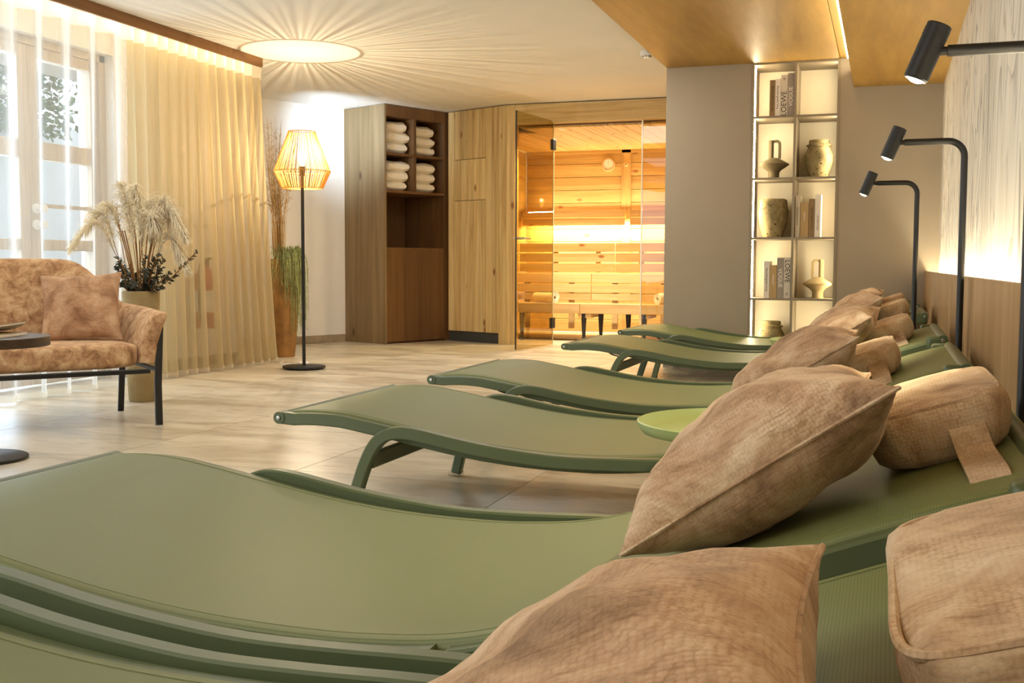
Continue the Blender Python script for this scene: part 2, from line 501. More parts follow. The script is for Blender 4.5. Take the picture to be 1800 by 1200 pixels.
# ================================================================== SETTING
# ---- floor of large stone tiles
fl = struct(MB().box((-6.6, -2.6, -.12), (.5, 10.12, -.006)).box((-6.6, 10.12, -.12), (-3.45, 10.64, -.006)).build('floor', 'stone_trim', None, False))
tile0 = None
TS = .9
for ix in range(-6, 2):
    for iy in range(-7, 9):
        x0 = -1.20 + ix * TS; y0 = 3.63 + iy * TS
        xa, xb, ya, yb = max(x0, -6.5), min(x0 + TS, .40), max(y0, -2.5), min(y0 + TS, 10.62 if x0 + TS < -2.95 else 10.10)
        if xb - xa < .05 or yb - ya < .05: continue
        full = xb - xa > TS - .001 and yb - ya > TS - .001
        if full and tile0:
            part_copy(tile0, (x0 + TS / 2, y0 + TS / 2, 0), None, fl)
        else:
            cx, cy = (xa + xb) / 2, (ya + yb) / 2
            o = MB().box((xa - cx + .0015, ya - cy + .0015, -.012), (xb - cx - .0015, yb - cy - .0015, 0)).build('tile', 'floor', fl, False)
            o.location = (cx, cy, 0)
            if full: tile0 = o

# ---- ceiling
ce = struct(MB().box((-6.6, -2.6, CEIL), (.5, 10.9, CEIL + .1)).build('ceiling', 'ceiling', None, False))

# ---- oblique frame of the far corner
U = Vector((.407, .914, 0)); U.normalize()
N_ = Vector((U.y, -U.x, 0))
ROT = math.atan2(N_.y, N_.x)                # local x runs along N_, local y along U
F0 = Vector((-4.62, 9.74, 0))               # wardrobe front corner nearest the curtain
W0 = Vector((-4.262, 10.49, 0))             # start of the oblique board wall

# far white wall, running behind the wardrobe
wd = .62
P0 = F0 - N_ * (wd - .03)
P0 = F0 - N_ * wd
wf = empty('wall_far', P0, ROT); struct(wf)
MB().box((-.10, -1.28, 0), (0, 1.2, CEIL)).build('wall_panel', 'white_paint', wf, False)['kind'] = 'structure'
bf = struct(MB().box((0, -1.28, 0), (.015, -.012, .075)).build('baseboard_far', 'stone_trim', None, False, .002))
bf.location = P0; bf.rotation_euler = (0, 0, ROT)

# left wall with the window opening
XL = -4.95
WY0, WY1, WZ1 = 3.2, 6.22, 2.17
wl = struct(empty('wall_left'))
for lo, hi in (((XL - .3, -2.6, 0), (XL, WY0, CEIL)), ((XL - .3, WY1, 0), (XL, 7.62, CEIL)), ((XL - .3, WY0, WZ1), (XL, WY1, CEIL))):
    MB().box(lo, hi).build('wall_panel', 'white_paint', wl, False)
_q = P0 - U * 1.26; _d = Vector((_q.x - XL, _q.y - 7.60, 0)); _o = MB().box((0, -.08, 0), (_d.length, 0, CEIL)).build('wall_panel', 'white_paint', wl, False)
_o.location = (XL, 7.60, 0); _o.rotation_euler = (0, 0, math.atan2(_d.y, _d.x)); _o.scale = (1, -1, 1)
struct(MB().box((XL, WY1 + .02, 0), (XL + .015, 7.62, .075)).build('baseboard_left', 'stone_trim', None, False, .002))
# wall behind the camera
struct(MB().box((-6.6, -2.7, 0), (.5, -2.6, CEIL)).build('wall_front', 'white_paint', None, False))

# window: two tall glazed sashes
w1 = struct(empty('window_1', (XL - .12, 0, 0)))


def sash(y0, y1, z0, z1, rails, stile=.085, mull=None):
    f = MB()
    f.box((-.035, y0, z0), (.035, y0 + stile, z1)).box((-.035, y1 - stile, z0), (.035, y1, z1))
    f.box((-.035, y0 + stile, z1 - .07), (.035, y1 - stile, z1)).box((-.035, y0 + stile, z0), (.035, y1 - stile, z0 + .10))
    for ra, rb in rails: f.box((-.035, y0 + stile, ra), (.035, y1 - stile, rb))
    sf = f.build('sash_frame', 'frame_wood', w1, False, .004)
    zs = [z0 + .10] + [z for r in rails for z in r] + [z1 - .07]
    for a, b in zip(zs[0::2], zs[1::2]):
        MB().box((-.004, y0 + stile, a), (.004, y1 - stile, b)).build('pane', 'glass', sf, False)
    return sf


RAILS = [(.86, .93), (1.43, 1.54)]
sash(3.28, 4.42, .02, WZ1 - .05, RAILS)
sash(4.42, 5.52, .02, WZ1 - .05, RAILS)
sB = sash(5.52, 6.17, .02, WZ1 - .05, RAILS)
MB().box((-.02, 5.60, 1.13), (.02, 6.09, 1.155)).build('glazing_bar', 'frame_wood', w1, False, .003)
MB().box((-.05, WY0, 0), (.05, WY0 + .08, WZ1)).box((-.05, WY1 - .06, 0), (.05, WY1, WZ1)).box((-.05, WY0, WZ1 - .05), (.05, WY1, WZ1)).build('outer_frame', 'frame_wood', w1, False, .004)
for z in (1.02, 1.12):
    o = MB().lathe([(.0, 0), (.032, 0), (.032, .012), (.012, .016), (.012, .05), (.026, .055), (.026, .075), (0, .08)], 20).build('handle', 'white_plastic', w1)
    o.rotation_euler = (0, pi / 2, 0); o.location = (.035, 5.56, z)

# ---- sauna front: oblique board wall, curved boards, jamb and header
ws = struct(empty('wall_sauna', W0, ROT))
MB().box((-.35, .022, .0), (.70, .12, CEIL)).build('backing', 'oak_dark', ws, False)
LW = .71
nb = 8; bw = LW / nb
HZ0, HZ1, HX0, HX1 = 1.425, 1.835, .09, .53
for k in range(nb):
    xa, xb = k * bw + .002, (k + 1) * bw - .002
    segs = [(.105, CEIL - .008)]
    if xa > HX0 - .045 and xb < HX1 + .045: segs = [(.105, HZ0 - .003), (HZ1 + .003, CEIL - .008)]
    for za, zb in segs:
        MB().box((xa, 0, za), (xb, .022, zb)).build('plank', 'larch', ws, False, .002)
hx = [k * bw for k in range(nb + 1) if k * bw > HX0 - .05 and k * bw < HX1 + .05]
for a, b in zip(hx, hx[1:]):
    MB().box((a + .002, .0, HZ0 + .002), (b - .002, .020, HZ1 - .002)).build('hatch_plank', 'larch', ws, False, .002)
MB().box((.0, .012, 0), (LW, .1, .10)).build('plinth', 'plinth', ws, False)
# curve from the oblique wall into the straight front
FY = 10.10
Wend = W0 + N_ * LW
ang0 = math.atan2(N_.y, N_.x)
arc = []
C_in = None
na = 4
p = Vector((Wend.x, Wend.y, 0)); a = ang0
step = (0 - ang0) / na
for k in range(na):
    a2 = ang0 + step * (k + .5)
    q = p + Vector((cos(a2), sin(a2), 0)) * .047
    arc.append((p.copy(), q.copy(), a2)); p = q
wc = struct(empty('wall_sauna_curve'))
for (pa, pb, a2) in arc:
    o = MB().box((.001, 0, .0), ((pb - pa).length - .001, .10, CEIL - .008)).build('plank', 'larch', wc, False, .002)
    o.location = pa; o.rotation_euler = (0, 0, a2)
FXE = p.x; FY = p.y                          # the straight front starts here
JX = -3.43; HB = 2.135
o = MB().box((FXE, 0, 0), (JX, .10, HB)).build('jamb_plank', 'larch', wc, False, .002); o.location = (0, FY, 0)
o = MB().box((FXE, 0, HB), (-1.58, .10, CEIL - .008)).build('header_plank', 'larch_x', wc, False, .002); o.location = (0, FY, 0)

# ---- glazed front: two fixed panes and the open door leaf
OPX = -3.055; OPR = -2.185
g1 = struct(empty('window_2', (0, FY + .05, 0)))
MB().box((JX, 0, .01), (OPX, .010, HB)).build('pane', 'side_glass', g1, False)
MB().box((OPX - .006, -.002, .01), (OPX, .012, HB)).build('pane_edge', 'edge_glass', g1, False)
g2 = struct(empty('window_3', (0, FY + .05, 0)))
MB().box((OPR, 0, .01), (-1.50, .010, HB)).build('pane', 'side_glass', g2, False)
MB().box((OPR - .012, -.004, .01), (OPR, .014, HB)).build('pane_edge', 'edge_glass', g2, False)
da = math.atan2(-.80, -.105)
d1 = struct(empty('door_1', (OPX, FY + .04, 0), da))
MB().box((.006, -.005, .012), (.81, .005, 2.155)).build('door_leaf', 'door_glass', d1, False)
MB().box((.81, -.006, .012), (.817, .006, 2.155)).build('leaf_edge', 'black_soft', d1, False)
MB().box((.0, -.004, .012), (.006, .004, 2.155)).build('leaf_edge', 'edge_glass', d1, False)
for z in (.22, 1.93):
    MB().box((-.03, -.016, z - .05), (.045, .016, z + .05)).build('hinge', 'black_soft', d1, False, .003)
h = MB().tube([(.76, -.05, 1.02), (.76, .05, 1.02)], .011, 12)
h.tube([(.76, -.05, 1.02), (.62, -.05, 1.02)], .009, 10).tube([(.76, .05, 1.02), (.62, .05, 1.02)], .009, 10)
h.build('door_handle', 'steel', d1)

# ---- sauna room
SX0, SX1, SY0, SY1, SC = -4.05, -1.30, FY + .10, 12.42, 2.10
sw = struct(empty('wall_sauna_back', (0, SY1, 0)))
MB().box((SX0, .03, 0), (SX1, .1, SC + .1)).build('backing', 'oak_dark', sw, False)
nr = 14; rh = SC / nr
for k in range(nr):
    o = MB().box((SX0, 0, -rh / 2 + .002), (SX1, .03, rh / 2 - .002)).build('plank', 'sauna_x', sw, False, .004)
    o.location = (0, 0, (k + .5) * rh)
sl = struct(empty('wall_sauna_left', (SX0, 0, 0)))
for k in range(nr):
    o = MB().box((-.03, 10.64, -rh / 2 + .002), (0, SY1, rh / 2 - .002)).build('plank', 'sauna_y', sl, False, .004)
    o.location = (0, 0, (k + .5) * rh)
struct(MB().box((SX1, SY0, 0), (SX1 + .05, SY1, SC)).build('wall_sauna_right', 'sauna_y', None, False))
sc_ = struct(empty('ceiling_sauna', (0, 0, SC)))
MB().box((SX0, 10.66, .02), (SX1, SY1 + .1, .12)).box((-3.44, SY0, .02), (SX1, 10.66, .12)).build('backing', 'oak_dark', sc_, False)
ncp = 20; cw = (SX1 - SX0) / ncp
for k in range(ncp):
    _ys = SY0 if SX0 + k * cw > -3.46 else 10.64
    o = MB().box((-cw / 2 + .002, _ys, 0), (cw / 2 - .002, SY1, .02)).build('plank', 'sauna_y', sc_, False, .003)
    o.location = (SX0 + (k + .5) * cw, 0, 0)
MB().box((SX0, -.02, -.035), (SX1, 0, 0)).build('cornice', 'sauna_x', sw, False).location = (0, 0, SC)
fs_ = struct(MB().box((-3.46, FY, -.1), (SX1, 10.66, -.002)).box((SX0, 10.66, -.1), (SX1, SY1, -.002)).build('floor_sauna', 'floor', None, False))
for k in range(5):
    o = MB().box((SX0, -.028, -.012), (SX1, .028, .012)).build('floor_slat', 'bench', fs_, False, .003)
    o.location = (0, 11.05 + k * .085, .02)
# upright cover strip on the back wall
MB().box((-2.90, -.02, 0), (-2.79, 0, SC)).build('cover_strip', 'sauna_z', sw, False, .003)

# ---- shelf wall: pillar, wall over the wainscot
BY = 8.32
PX0, SHL, SHR, XR = -1.605, -.972, -.346, .35
PZ = 2.262                                   # underside of the wide wooden panel
wb = struct(empty('wall_back', (0, BY, 0)))
MB().box((PX0, 0, 0), (SHL, .42, CEIL)).build('wall_panel', 'taupe', wb, False)
MB().box((SHR, 0, 0), (XR + .1, .42, CEIL)).build('wall_panel', 'taupe', wb, False)
MB().box((SHL, .36, 0), (SHR, .42, CEIL)).build('wall_panel', 'taupe', wb, False)
MB().box((PX0, .42, 0), (PX0 + .1, FY - BY, CEIL)).build('wall_panel', 'taupe', wb, False)
# ---- right wall, wainscot with its ledge
struct(MB().box((XR, -2.6, 0), (XR + .1, BY, CEIL)).build('wall_right', 'wallpaper', None, False))
wn = struct(empty('trim_1', (.256, 0, 0)))
yy = [-2.6, -.9, .9, 2.62, 4.15, 5.65, 7.05, BY]
for a, b in zip(yy, yy[1:]):
    o = MB().box((0, -(b - a) / 2 + .0015, 0), (.022, (b - a) / 2 - .0015, .745)).build('panel', 'oak_pale', wn, False, .0015)
    o.location = (0, (a + b) / 2, 0)
MB().box((.022, -2.6, 0), (.094, BY, .66)).build('backing', 'oak_pale', wn, False)
# ---- wooden ceiling panels
cp = struct(empty('trim_2', (0, 0, PZ)))
yy = [-2.6, .4, 3.0, 5.6, BY]
for a, b in zip(yy, yy[1:]):
    o = MB().box((PX0, -(b - a) / 2 + .0008, 0), (-.352, (b - a) / 2 - .0008, CEIL - PZ)).build('panel', 'ceil_wood', cp, False, .001)
    o.location = (0, (a + b) / 2, 0)
    o = MB().box((-.348, -(b - a) / 2 + .0008, 0), (-.252, (b - a) / 2 - .0008, CEIL - PZ)).build('edge_board', 'ceil_wood', cp, False, .001)
    o.location = (0, (a + b) / 2, 0)
cp2 = struct(empty('trim_3', (0, 0, 2.055)))
for a, b in zip(yy, yy[1:]):
    o = MB().box((-.252, -(b - a) / 2 + .0008, 0), (XR, (b - a) / 2 - .0008, CEIL - 2.055)).build('panel', 'ceil_wood', cp2, False, .001)
    o.location = (0, (a + b) / 2, 0)
# light strip on the side of the lower panel
tag(MB().box((-.302, -2.5, 2.257), (-.288, BY - .02, 2.2615)).build('led_strip', 'led', None, False), 'warm light strip in the seam between the two wooden ceiling panels', 'light strip')
# ---- curtain pelmet
PEX = -4.50
struct(MB().box((PEX - .02, -2.5, 2.262), (PEX, 7.36, CEIL)).build('trim_4', 'pelmet', None, False, .001))
tag(MB().box((PEX - .05, -2.4, 2.285), (PEX - .022, 7.32, 2.295)).build('led_strip', 'led', None, False), 'warm light strip hidden behind the wooden curtain pelmet', 'light strip')
tag(MB().box((.300, -2.5, .672), (.330, BY - .02, .680)).build('led_strip', 'led', None, False), 'warm light strip behind the top of the wooden wainscot', 'light strip')

# cove lights that belong to the strips
aim(area('pelmet_cove', (PEX - .03, 3.6, 2.28), (0, 0, 0), .03, 7.4, 34, WARM2), (-.55, 0, -1))
o = bpy.data.objects['pelmet_cove']; o.rotation_euler = Matrix(((0, .876, .482), (1, 0, 0), (0, .482, -.876))).to_3x3().inverted().to_euler() if False else o.rotation_euler


def strip_light(name, p0, p1, width, power, color, direction):
    """a long area light from p0 to p1 shining along direction"""
    p0, p1 = Vector(p0), Vector(p1); L = (p1 - p0).length
    y = (p1 - p0).normalized(); z = -Vector(direction).normalized(); z = (z - y * z.dot(y)).normalized(); x = y.cross(z)
    o = area(name, (0, 0, 0), (0, 0, 0), width, L, power, color)
    m = Matrix((x, y, z)).transposed().to_4x4(); m.translation = (p0 + p1) / 2
    o.matrix_world = m; return o


bpy.data.objects.remove(bpy.data.objects['pelmet_cove'])
strip_light('pelmet_cove', (PEX - .036, .5, 2.282), (PEX - .036, 7.3, 2.282), .025, 12, WARM2, (-.45, 0, -1))
strip_light('wainscot_cove', (.315, -2.0, .684), (.315, BY - .05, .684), .03, 46, WARM2, (.25, 0, 1))
strip_light('panel_cove', (-.266, -2.0, 2.170), (-.266, BY - .05, 2.170), .03, 20, WARM2, (-.7, 0, 1))

# ================================================================== LOUNGERS
PROF = [(.026, .331), (.06, .337), (.13, .341), (.20, .339), (.25, .333), (.36, .315), (.47, .295), (.61, .272), (.75, .257), (.88, .251), (1.0, .251),
        (1.08, .256), (1.15, .263), (1.22, .276), (1.30, .300), (1.40, .338), (1.50, .378), (1.60, .417), (1.69, .453), (1.77, .484), (1.85, .512), (1.93, .535), (1.955, .535)]
_pp = smooth_path([(x, 0, z) for x, z in PROF], 3)
PF = [(p.x, p.z) for p in _pp]
SWID = .82


def zs(x): return interp(PF, x)


def make_lounger():
    root = empty('sun_lounger')
    nv = len(PF) - 1

    def sl_top(u, v):
        i = min(int(round(v * nv)), nv); x, z = PF[i]
        y = .024 + (SWID - .048) * u
        e = min(u, 1 - u)
        dz = -.020 * max(0, 1 - e / .020) ** 2
        sag = -.010 * (1 - (2 * u - 1) ** 2) * min(1, x / .2, (1.95 - x) / .2)
        return (x, y, z + dz + sag)
    us = [0, .006, .013, .024, .05, .15, .3, .5, .7, .85, .95, .976, .987, .994, 1]
    vs = []; n = len(us)
    for i in range(nv + 1):
        for u in us: vs.append(sl_top(u, i / nv))
    for i in range(nv + 1):
        for u in us:
            p = sl_top(u, i / nv); vs.append((p[0], p[1], p[2] - .006))
    fs = []; off = (nv + 1) * n
    for i in range(nv):
        for j in range(n - 1):
            a, b, c, d = i * n + j, i * n + j + 1, (i + 1) * n + j + 1, (i + 1) * n + j
            fs.append((a, b, c, d)); fs.append((a + off, d + off, c + off, b + off))
        fs.append((i * n, (i + 1) * n, (i + 1) * n + off, i * n + off))
        fs.append((i * n + n - 1, i * n + n - 1 + off, (i + 1) * n + n - 1 + off, (i + 1) * n + n - 1))
    MB().add(vs, fs).build('sling', 'sling', root)
    # seams: a stitched line along both edges
    for y in (.052, SWID - .052):
        MB().bar([(x, y, z - .003 + .001) for x, z in PF[2:-2]], .004, .003).build('seam', 'sling', root)
    # side rails, one for the seat and one for the raised back
    for y in (.020, SWID - .020):
        a = [(.012, y, zs(.03) - .018)] + [(x, y, z - .026) for x, z in PF if .05 < x < 1.19]
        MB().bar(a, .034, .036).build('seat_rail', 'frame', root)
        b = [(x, y, z - .030) for x, z in PF if 1.19 <= x < 1.93]
        MB().bar(b, .034, .036).build('back_rail', 'frame', root)
    # rounded ends with their bolts
    for x, z in ((.012, zs(.03) - .017), (1.938, zs(1.93) - .012)):
        MB().tube([(x, .0, z), (x, SWID, z)], .0185, 18).build('end_bar', 'frame', root)
        for y, s in ((-.002, -1), (SWID + .002, 1)):
            o = MB().lathe([(0, 0), (.006, 0), (.006, .002), (.0028, .0026), (.0026, .0012), (0, .0012)], 14).build('bolt', 'steel', root)
            o.location = (x, y, z); o.rotation_euler = (pi / 2 * (1 if s < 0 else -1), 0, 0)
    for y in (.0, SWID - .036):
        x0, z0 = 1.885, zs(1.885)
        MB().box((1.885, y - .004, zs(1.9) - .044), (1.952, y + .040, zs(1.9) + .010)).build('corner_cap', 'frame', root, True, .012, 3)
    # bent leg frames outside the rails
    for y in (-.020, SWID + .020):
        pth = [(.258, y, .012), (.268, y, .055), (.288, y, .125), (.311, y, .190), (.333, y, .236), (.357, y, .268), (.388, y, .287), (.430, y, .294), (.485, y, .289),
               (.56, y, .276), (.65, y, .261), (.77, y, .247), (.90, y, .238), (1.05, y, .240), (1.20, y, .246), (1.34, y, .246), (1.42, y, .236), (1.475, y, .205), (1.52, y, .150), (1.56, y, .085), (1.600, y, .012)]
        MB().bar(smooth_path(pth, 4), .036, .034, up=(0, 1, 0)).build('leg_frame', 'frame', root)
        for x, s in ((.256, -1), (1.603, 1)):
            MB().box((x - .026, y - .022, 0), (x + .026, y + .022, .020)).build('foot_cap', 'clear', root, True, .006, 2)
    for x, z in ((.325, .205), (1.46, .19)):
        MB().bar([(x, -.01, z), (x, SWID + .01, z)], .020, .045).build('cross_bar', 'frame', root)
    # wire stay under the foot end
    MB().tube(smooth_path([(.22, .10, .305), (.27, .10, .270), (.34, .10, .255)], 5), .004, 6).build('stay', 'black', root)
    # ratchet stay of the back
    for y in (.10, SWID - .10):
        MB().bar([(1.30, y, .235), (1.62, y, zs(1.62) - .03)], .014, .022).build('back_stay', 'frame', root)
    return root


XF = -1.745
LY = [.395, 1.34, 2.90, 4.08, 6.02, 7.42]
LLAB = ['olive green lounger nearest the camera, its foot cut off by the picture edge',
        'large olive green lounger second from the camera, pushed against the nearest one',
        'olive green lounger third from the camera, just beyond the first tray table',
        'olive green lounger fourth from the camera, between the third and the second tray table',
        'olive green lounger fifth from the camera, just beyond the far tray table',
        'olive green lounger farthest from the camera, right before the lit bookshelf wall']
L0 = make_lounger()
LG = []
for i, y in enumerate(LY):
    o = L0 if i == 0 else copy_tree(L0)
    o.location = (XF, y, 0)
    tag(o, LLAB[i], 'lounger', 'green loungers in a row along the wainscot')
    LG.append(o)


# ================================================================== CUSHIONS
def pillow_mesh(a, b, t, n=26, seed=0, wr=.010, pull=.10):
    r = random.Random(seed); ph = [r.uniform(0, 6.28) for _ in range(8)]
    g = [(sin(pi / 2 * (2 * i / n - 1)) * .35 + (2 * i / n - 1) * .65) for i in range(n + 1)]
    vs = []; idx = {}

    def pos(u, v, s):
        bow_u = 1 - pull * (1 - abs(v) ** 2.2) * abs(u) ** 2
        bow_v = 1 - pull * (1 - abs(u) ** 2.2) * abs(v) ** 2
        x = u * bow_u * a / 2; y = v * bow_v * b / 2
        h = ((1 - abs(u) ** 2.4) * (1 - abs(v) ** 2.4)) ** .55
        wz = wr * (sin(5 * u + ph[0] + 2 * v) * .5 + sin(8 * v + ph[1] - 3 * u) * .4 + sin(11 * (u + v) + ph[2]) * .25) * h
        # pinched creases near the corners
        cr = .006 * sin(9 * math.atan2(v, u) + ph[3]) * (u * u * v * v) * h * 4
        return (x, y, s * (t / 2 * h + .0025) + wz + cr)
    m = MB()
    top = [[None] * (n + 1) for _ in range(n + 1)]; bot = [[None] * (n + 1) for _ in range(n + 1)]
    for j in range(n + 1):
        for i in range(n + 1):
            top[j][i] = len(m.v); m.v.append(pos(g[i], g[j], 1))
            bot[j][i] = len(m.v); m.v.append(pos(g[i], g[j], -1))
    for j in range(n):
        for i in range(n):
            m.f.append((top[j][i], top[j][i + 1], top[j + 1][i + 1], top[j + 1][i]))
            m.f.append((bot[j][i], bot[j + 1][i], bot[j + 1][i + 1], bot[j][i + 1]))
    for i in range(n):
        m.f.append((top[0][i], bot[0][i], bot[0][i + 1], top[0][i + 1])); m.f.append((top[n][i], top[n][i + 1], bot[n][i + 1], bot[n][i]))
        m.f.append((top[i][0], top[i + 1][0], bot[i + 1][0], bot[i][0])); m.f.append((top[i][n], bot[i][n], bot[i + 1][n], top[i + 1][n]))
    edge = [pos(g[i], -1, 0) for i in range(n)] + [pos(1, g[i], 0) for i in range(n)] + [pos(g[n - i], 1, 0) for i in range(n)] + [pos(-1, g[n - i], 0) for i in range(n)]
    return m, edge + edge[:1]


def make_cushion(name, a, b, t, mat, seed=0, wr=.013):
    root = empty(name)
    m, edge = pillow_mesh(a, b, t, 26, seed, wr)
    m.build('cover', mat, root, True, angle=80)
    MB().tube(edge, .0032, 6).build('seam', mat, root)
    return root


def orient(o, loc, ex, ez):
    ex = Vector(ex).normalized(); ez = Vector(ez); ez = (ez - ex * ez.dot(ex)).normalized(); ey = ez.cross(ex)
    m = Matrix((ex, ey, ez)).transposed().to_4x4(); m.translation = loc; o.matrix_world = m


CUL = ['large beige chenille cushion in the front, cut off by the lower picture edge',
       'plump beige chenille cushion with a long seam on the second lounger',
       'beige chenille cushion on the third lounger, just behind the plump one',
       'beige chenille cushion on the fourth lounger from the camera',
       'small looking beige cushion on the fifth lounger from the camera',
       'farthest beige cushion, on the lounger before the lit bookshelf']
HL = ['beige headrest block filling the lower right picture corner, on the nearest lounger',
      'rounded beige headrest block with a hanging strap, on the second lounger',
      'beige headrest block on the third lounger, below its bare green head end',
      'beige headrest block on the fourth lounger, left of the middle reading lamp',
      'beige headrest block behind the farthest reading lamp, on the fifth lounger',
      'farthest beige headrest block, on the last lounger by the bookshelf wall']
#            cushion centre x, y offset, z, slope deg, yaw deg, shift of headrest x
CU = [(-.205, .32, .436, 33, 4, 0), (-.172, .310, .500, 34, 6, 0), (-.245, .345, .476, 33, 2, -.13), (-.205, .36, .492, 33, -4, -.07), (-.19, .36, .495, 33, 3, -.05), (-.19, .36, .495, 33, -2, -.05)]


def make_headrest():
    """padded block with rounded ends; local x up the back, y across, z off the sling"""
    root = empty('headrest_cushion')
    n = 22; a, b, t = .20, .40, .085
    m = MB(); rings = []
    prof = [(0, .80), (.012, .93), (.03, .985), (.055, 1.0), (.070, .995), (.080, .96), (.085, .88), (.0875, .72), (.0895, .5), (.091, .3), (.092, .06)]
    cnt = 40
    for z, k in prof:
        ring = []
        for j in range(cnt):
            th = 2 * pi * j / cnt
            e = .32
            x = math.copysign(abs(cos(th)) ** e, cos(th)) * a / 2 * (k if k > .5 else k); y = math.copysign(abs(sin(th)) ** e, sin(th)) * b / 2 * k
            if k > .7: x = math.copysign(abs(cos(th)) ** e, cos(th)) * (a / 2 - .02 * (1 - k) / .2); y = math.copysign(abs(sin(th)) ** e, sin(th)) * (b / 2 - .02 * (1 - k) / .2)
            ring.append(len(m.v)); q = min(1, k); m.v.append((x + .006 * q * sin(3 * th + z * 40), y + .006 * q * sin(2 * th + 1), z + .003 * q * sin(5 * th)))
        rings.append(ring)
    for r0, r1 in zip(rings, rings[1:]):
        for j in range(cnt): m.f.append((r0[j], r0[(j + 1) % cnt], r1[(j + 1) % cnt], r1[j]))
    m.f.append(tuple(reversed(rings[0]))); m.f.append(tuple(rings[-1]))
    m.build('cover', 'head', root, True, angle=80)
    e = .32
    rim = [(math.copysign(abs(cos(th)) ** e, cos(th)) * (a / 2 - .004), math.copysign(abs(sin(th)) ** e, sin(th)) * (b / 2 - .004), .079) for th in [2 * pi * j / 48 for j in range(49)]]
    MB().tube(rim, .004, 6).build('seam', 'head', root)
    pth = smooth_path([(.035, -b / 2 + .012, .050), (.036, -b / 2 - .006, .038), (.037, -b / 2 - .018, .012), (.038, -b / 2 - .06, .006), (.04, -b / 2 - .165, .005), (.04, -b / 2 - .20, -.008), (.04, -b / 2 - .208, -.045)], 4)
    MB().bar(pth, .007, .050, up=(1, 0, 0)).build('strap', 'head', root)
    return root


H0 = make_headrest()
for i, y in enumerate(LY):
    cx, dy, cz, sl_, yw, hs = CU[i]
    c = make_cushion('throw_cushion', .415, .47, .18, 'cushion', 20 + i)
    tag(c, CUL[i], 'cushion', 'beige throw cushions on the loungers')
    s_ = radians(sl_); w_ = radians(yw)
    orient(c, (cx, y + dy, cz), (cos(s_) * cos(w_), sin(w_), sin(s_)), (-sin(s_), 0, cos(s_)))
    h = H0 if i == 0 else copy_tree(H0)
    tag(h, HL[i], 'headrest', 'beige headrest blocks on the loungers')
    x = .092 + hs - XF
    sa = math.atan2(zs(x + .1) - zs(x - .1), .2)
    orient(h, (x + XF + (.035 if i == 0 else 0), y + .515, zs(x) - .004 - (.02 if i == 0 else 0)), (cos(sa), 0, sin(sa)), (-sin(sa), 0, cos(sa)))


# ================================================================== TRAY TABLES
def make_tray():
    root = empty('tray_table')
    R = .235
    MB().lathe([(0, .392), (R - .035, .392), (R - .012, .397), (R - .002, .412), (R, .422), (R - .004, .424), (R - .008, .415), (R - .018, .404), (R - .04, .399), (0, .399)], 64).build('tray', 'tray', root, angle=50)
    for k in range(3):
        a = radians(200 + 120 * k)
        p = [(cos(a) * .14, sin(a) * .14, .393), (cos(a) * .150, sin(a) * .150, .34), (cos(a) * .17, sin(a) * .17, .15), (cos(a) * .185, sin(a) * .185, .0)]
        MB().tube(smooth_path(p, 4), .009, 10).build('leg', 'tray_leg', root)
    return root


t1 = make_tray(); t1.location = (-.31, 2.54, 0)
tag(t1, 'light green round tray table between the second and third loungers', 'table', 'green tray tables')
t2 = copy_tree(t1); t2.location = (-.30, 5.52, 0)
tag(t2, 'light green round tray table seen edge on before the bookshelf', 'table', 'green tray tables')


# ================================================================== READING LAMPS
def make_reading(px, hx, py, zarm, R=.05):
    """pole at px, arm along -x to hx"""
    root = empty('reading_lamp', (px, py, 0))
    MB().lathe([(0, 0), (.05, 0), (.05, .010), (.014, .014), (0, .014)], 36).build('base', 'black', root)
    r = .0108
    pts = [(0, 0, .01), (0, 0, .6), (0, 0, zarm - R)]
    for k in range(1, 8):
        a = pi / 2 * k / 8
        pts.append((-R + R * cos(a), 0, zarm - R + R * sin(a)))
    pts += [(-R, 0, zarm), (-R - .02, 0, zarm), ((hx - px) + .034, 0, zarm)]
    MB().tube(pts, r, 12, up=(0, 1, 0)).build('pole', 'black', root)
    MB().tube([((hx - px) + .036, 0, zarm), ((hx - px) + .016, 0, zarm)], .008, 10, up=(0, 1, 0)).build('joint', 'black', root)
    d = Vector((-.36, .0, -.88)).normalized()
    head = empty('lamp_head', (hx - px, 0, zarm)); head.parent = root
    q = d.to_track_quat('-Z', 'Y'); head.rotation_euler = q.to_euler()
    MB().lathe([(0, .052), (.0205, .052), (.0225, .050), (.0225, -.050), (.0195, -.054), (.0185, -.050), (.0185, -.044), (0, -.044)], 28).build('housing', 'black', head)
    for z in (.040, .034, .028): MB().lathe([(.0225, z - .001), (.0232, z - .001), (.0232, z + .001), (.0225, z + .001)], 28).build('cooling_rib', 'black', head)
    MB().lathe([(0, -.0585), (.007, -.058), (.013, -.0555), (.0168, -.053), (.0178, -.050), (.0178, -.046), (0, -.046)], 24).build('lens', 'led_lamp', head)
    ld = bpy.data.lights.new('reading_spot', 'SPOT'); ld.energy = 26; ld.color = WARM2; ld.spot_size = radians(95); ld.spot_blend = .7; ld.shadow_soft_size = .015
    lo = bpy.data.objects.new('reading_spot', ld); COL.objects.link(lo)
    lo.location = Vector((hx, py, zarm)) + d * .070; lo.rotation_euler = q.to_euler()
    return root


tag(make_reading(.242, .062, 2.18, 1.172, .02), 'black reading lamp nearest the camera, its arm entering from the right edge', 'lamp', 'black reading lamps between the loungers')
tag(make_reading(.228, .012, 3.82, 1.181), 'middle black reading lamp, its tall bent pole in front of the wainscot', 'lamp', 'black reading lamps between the loungers')
tag(make_reading(.120, -.084, 5.15, 1.146), 'smallest looking black reading lamp, farthest along the lounger row', 'lamp', 'black reading lamps between the loungers')

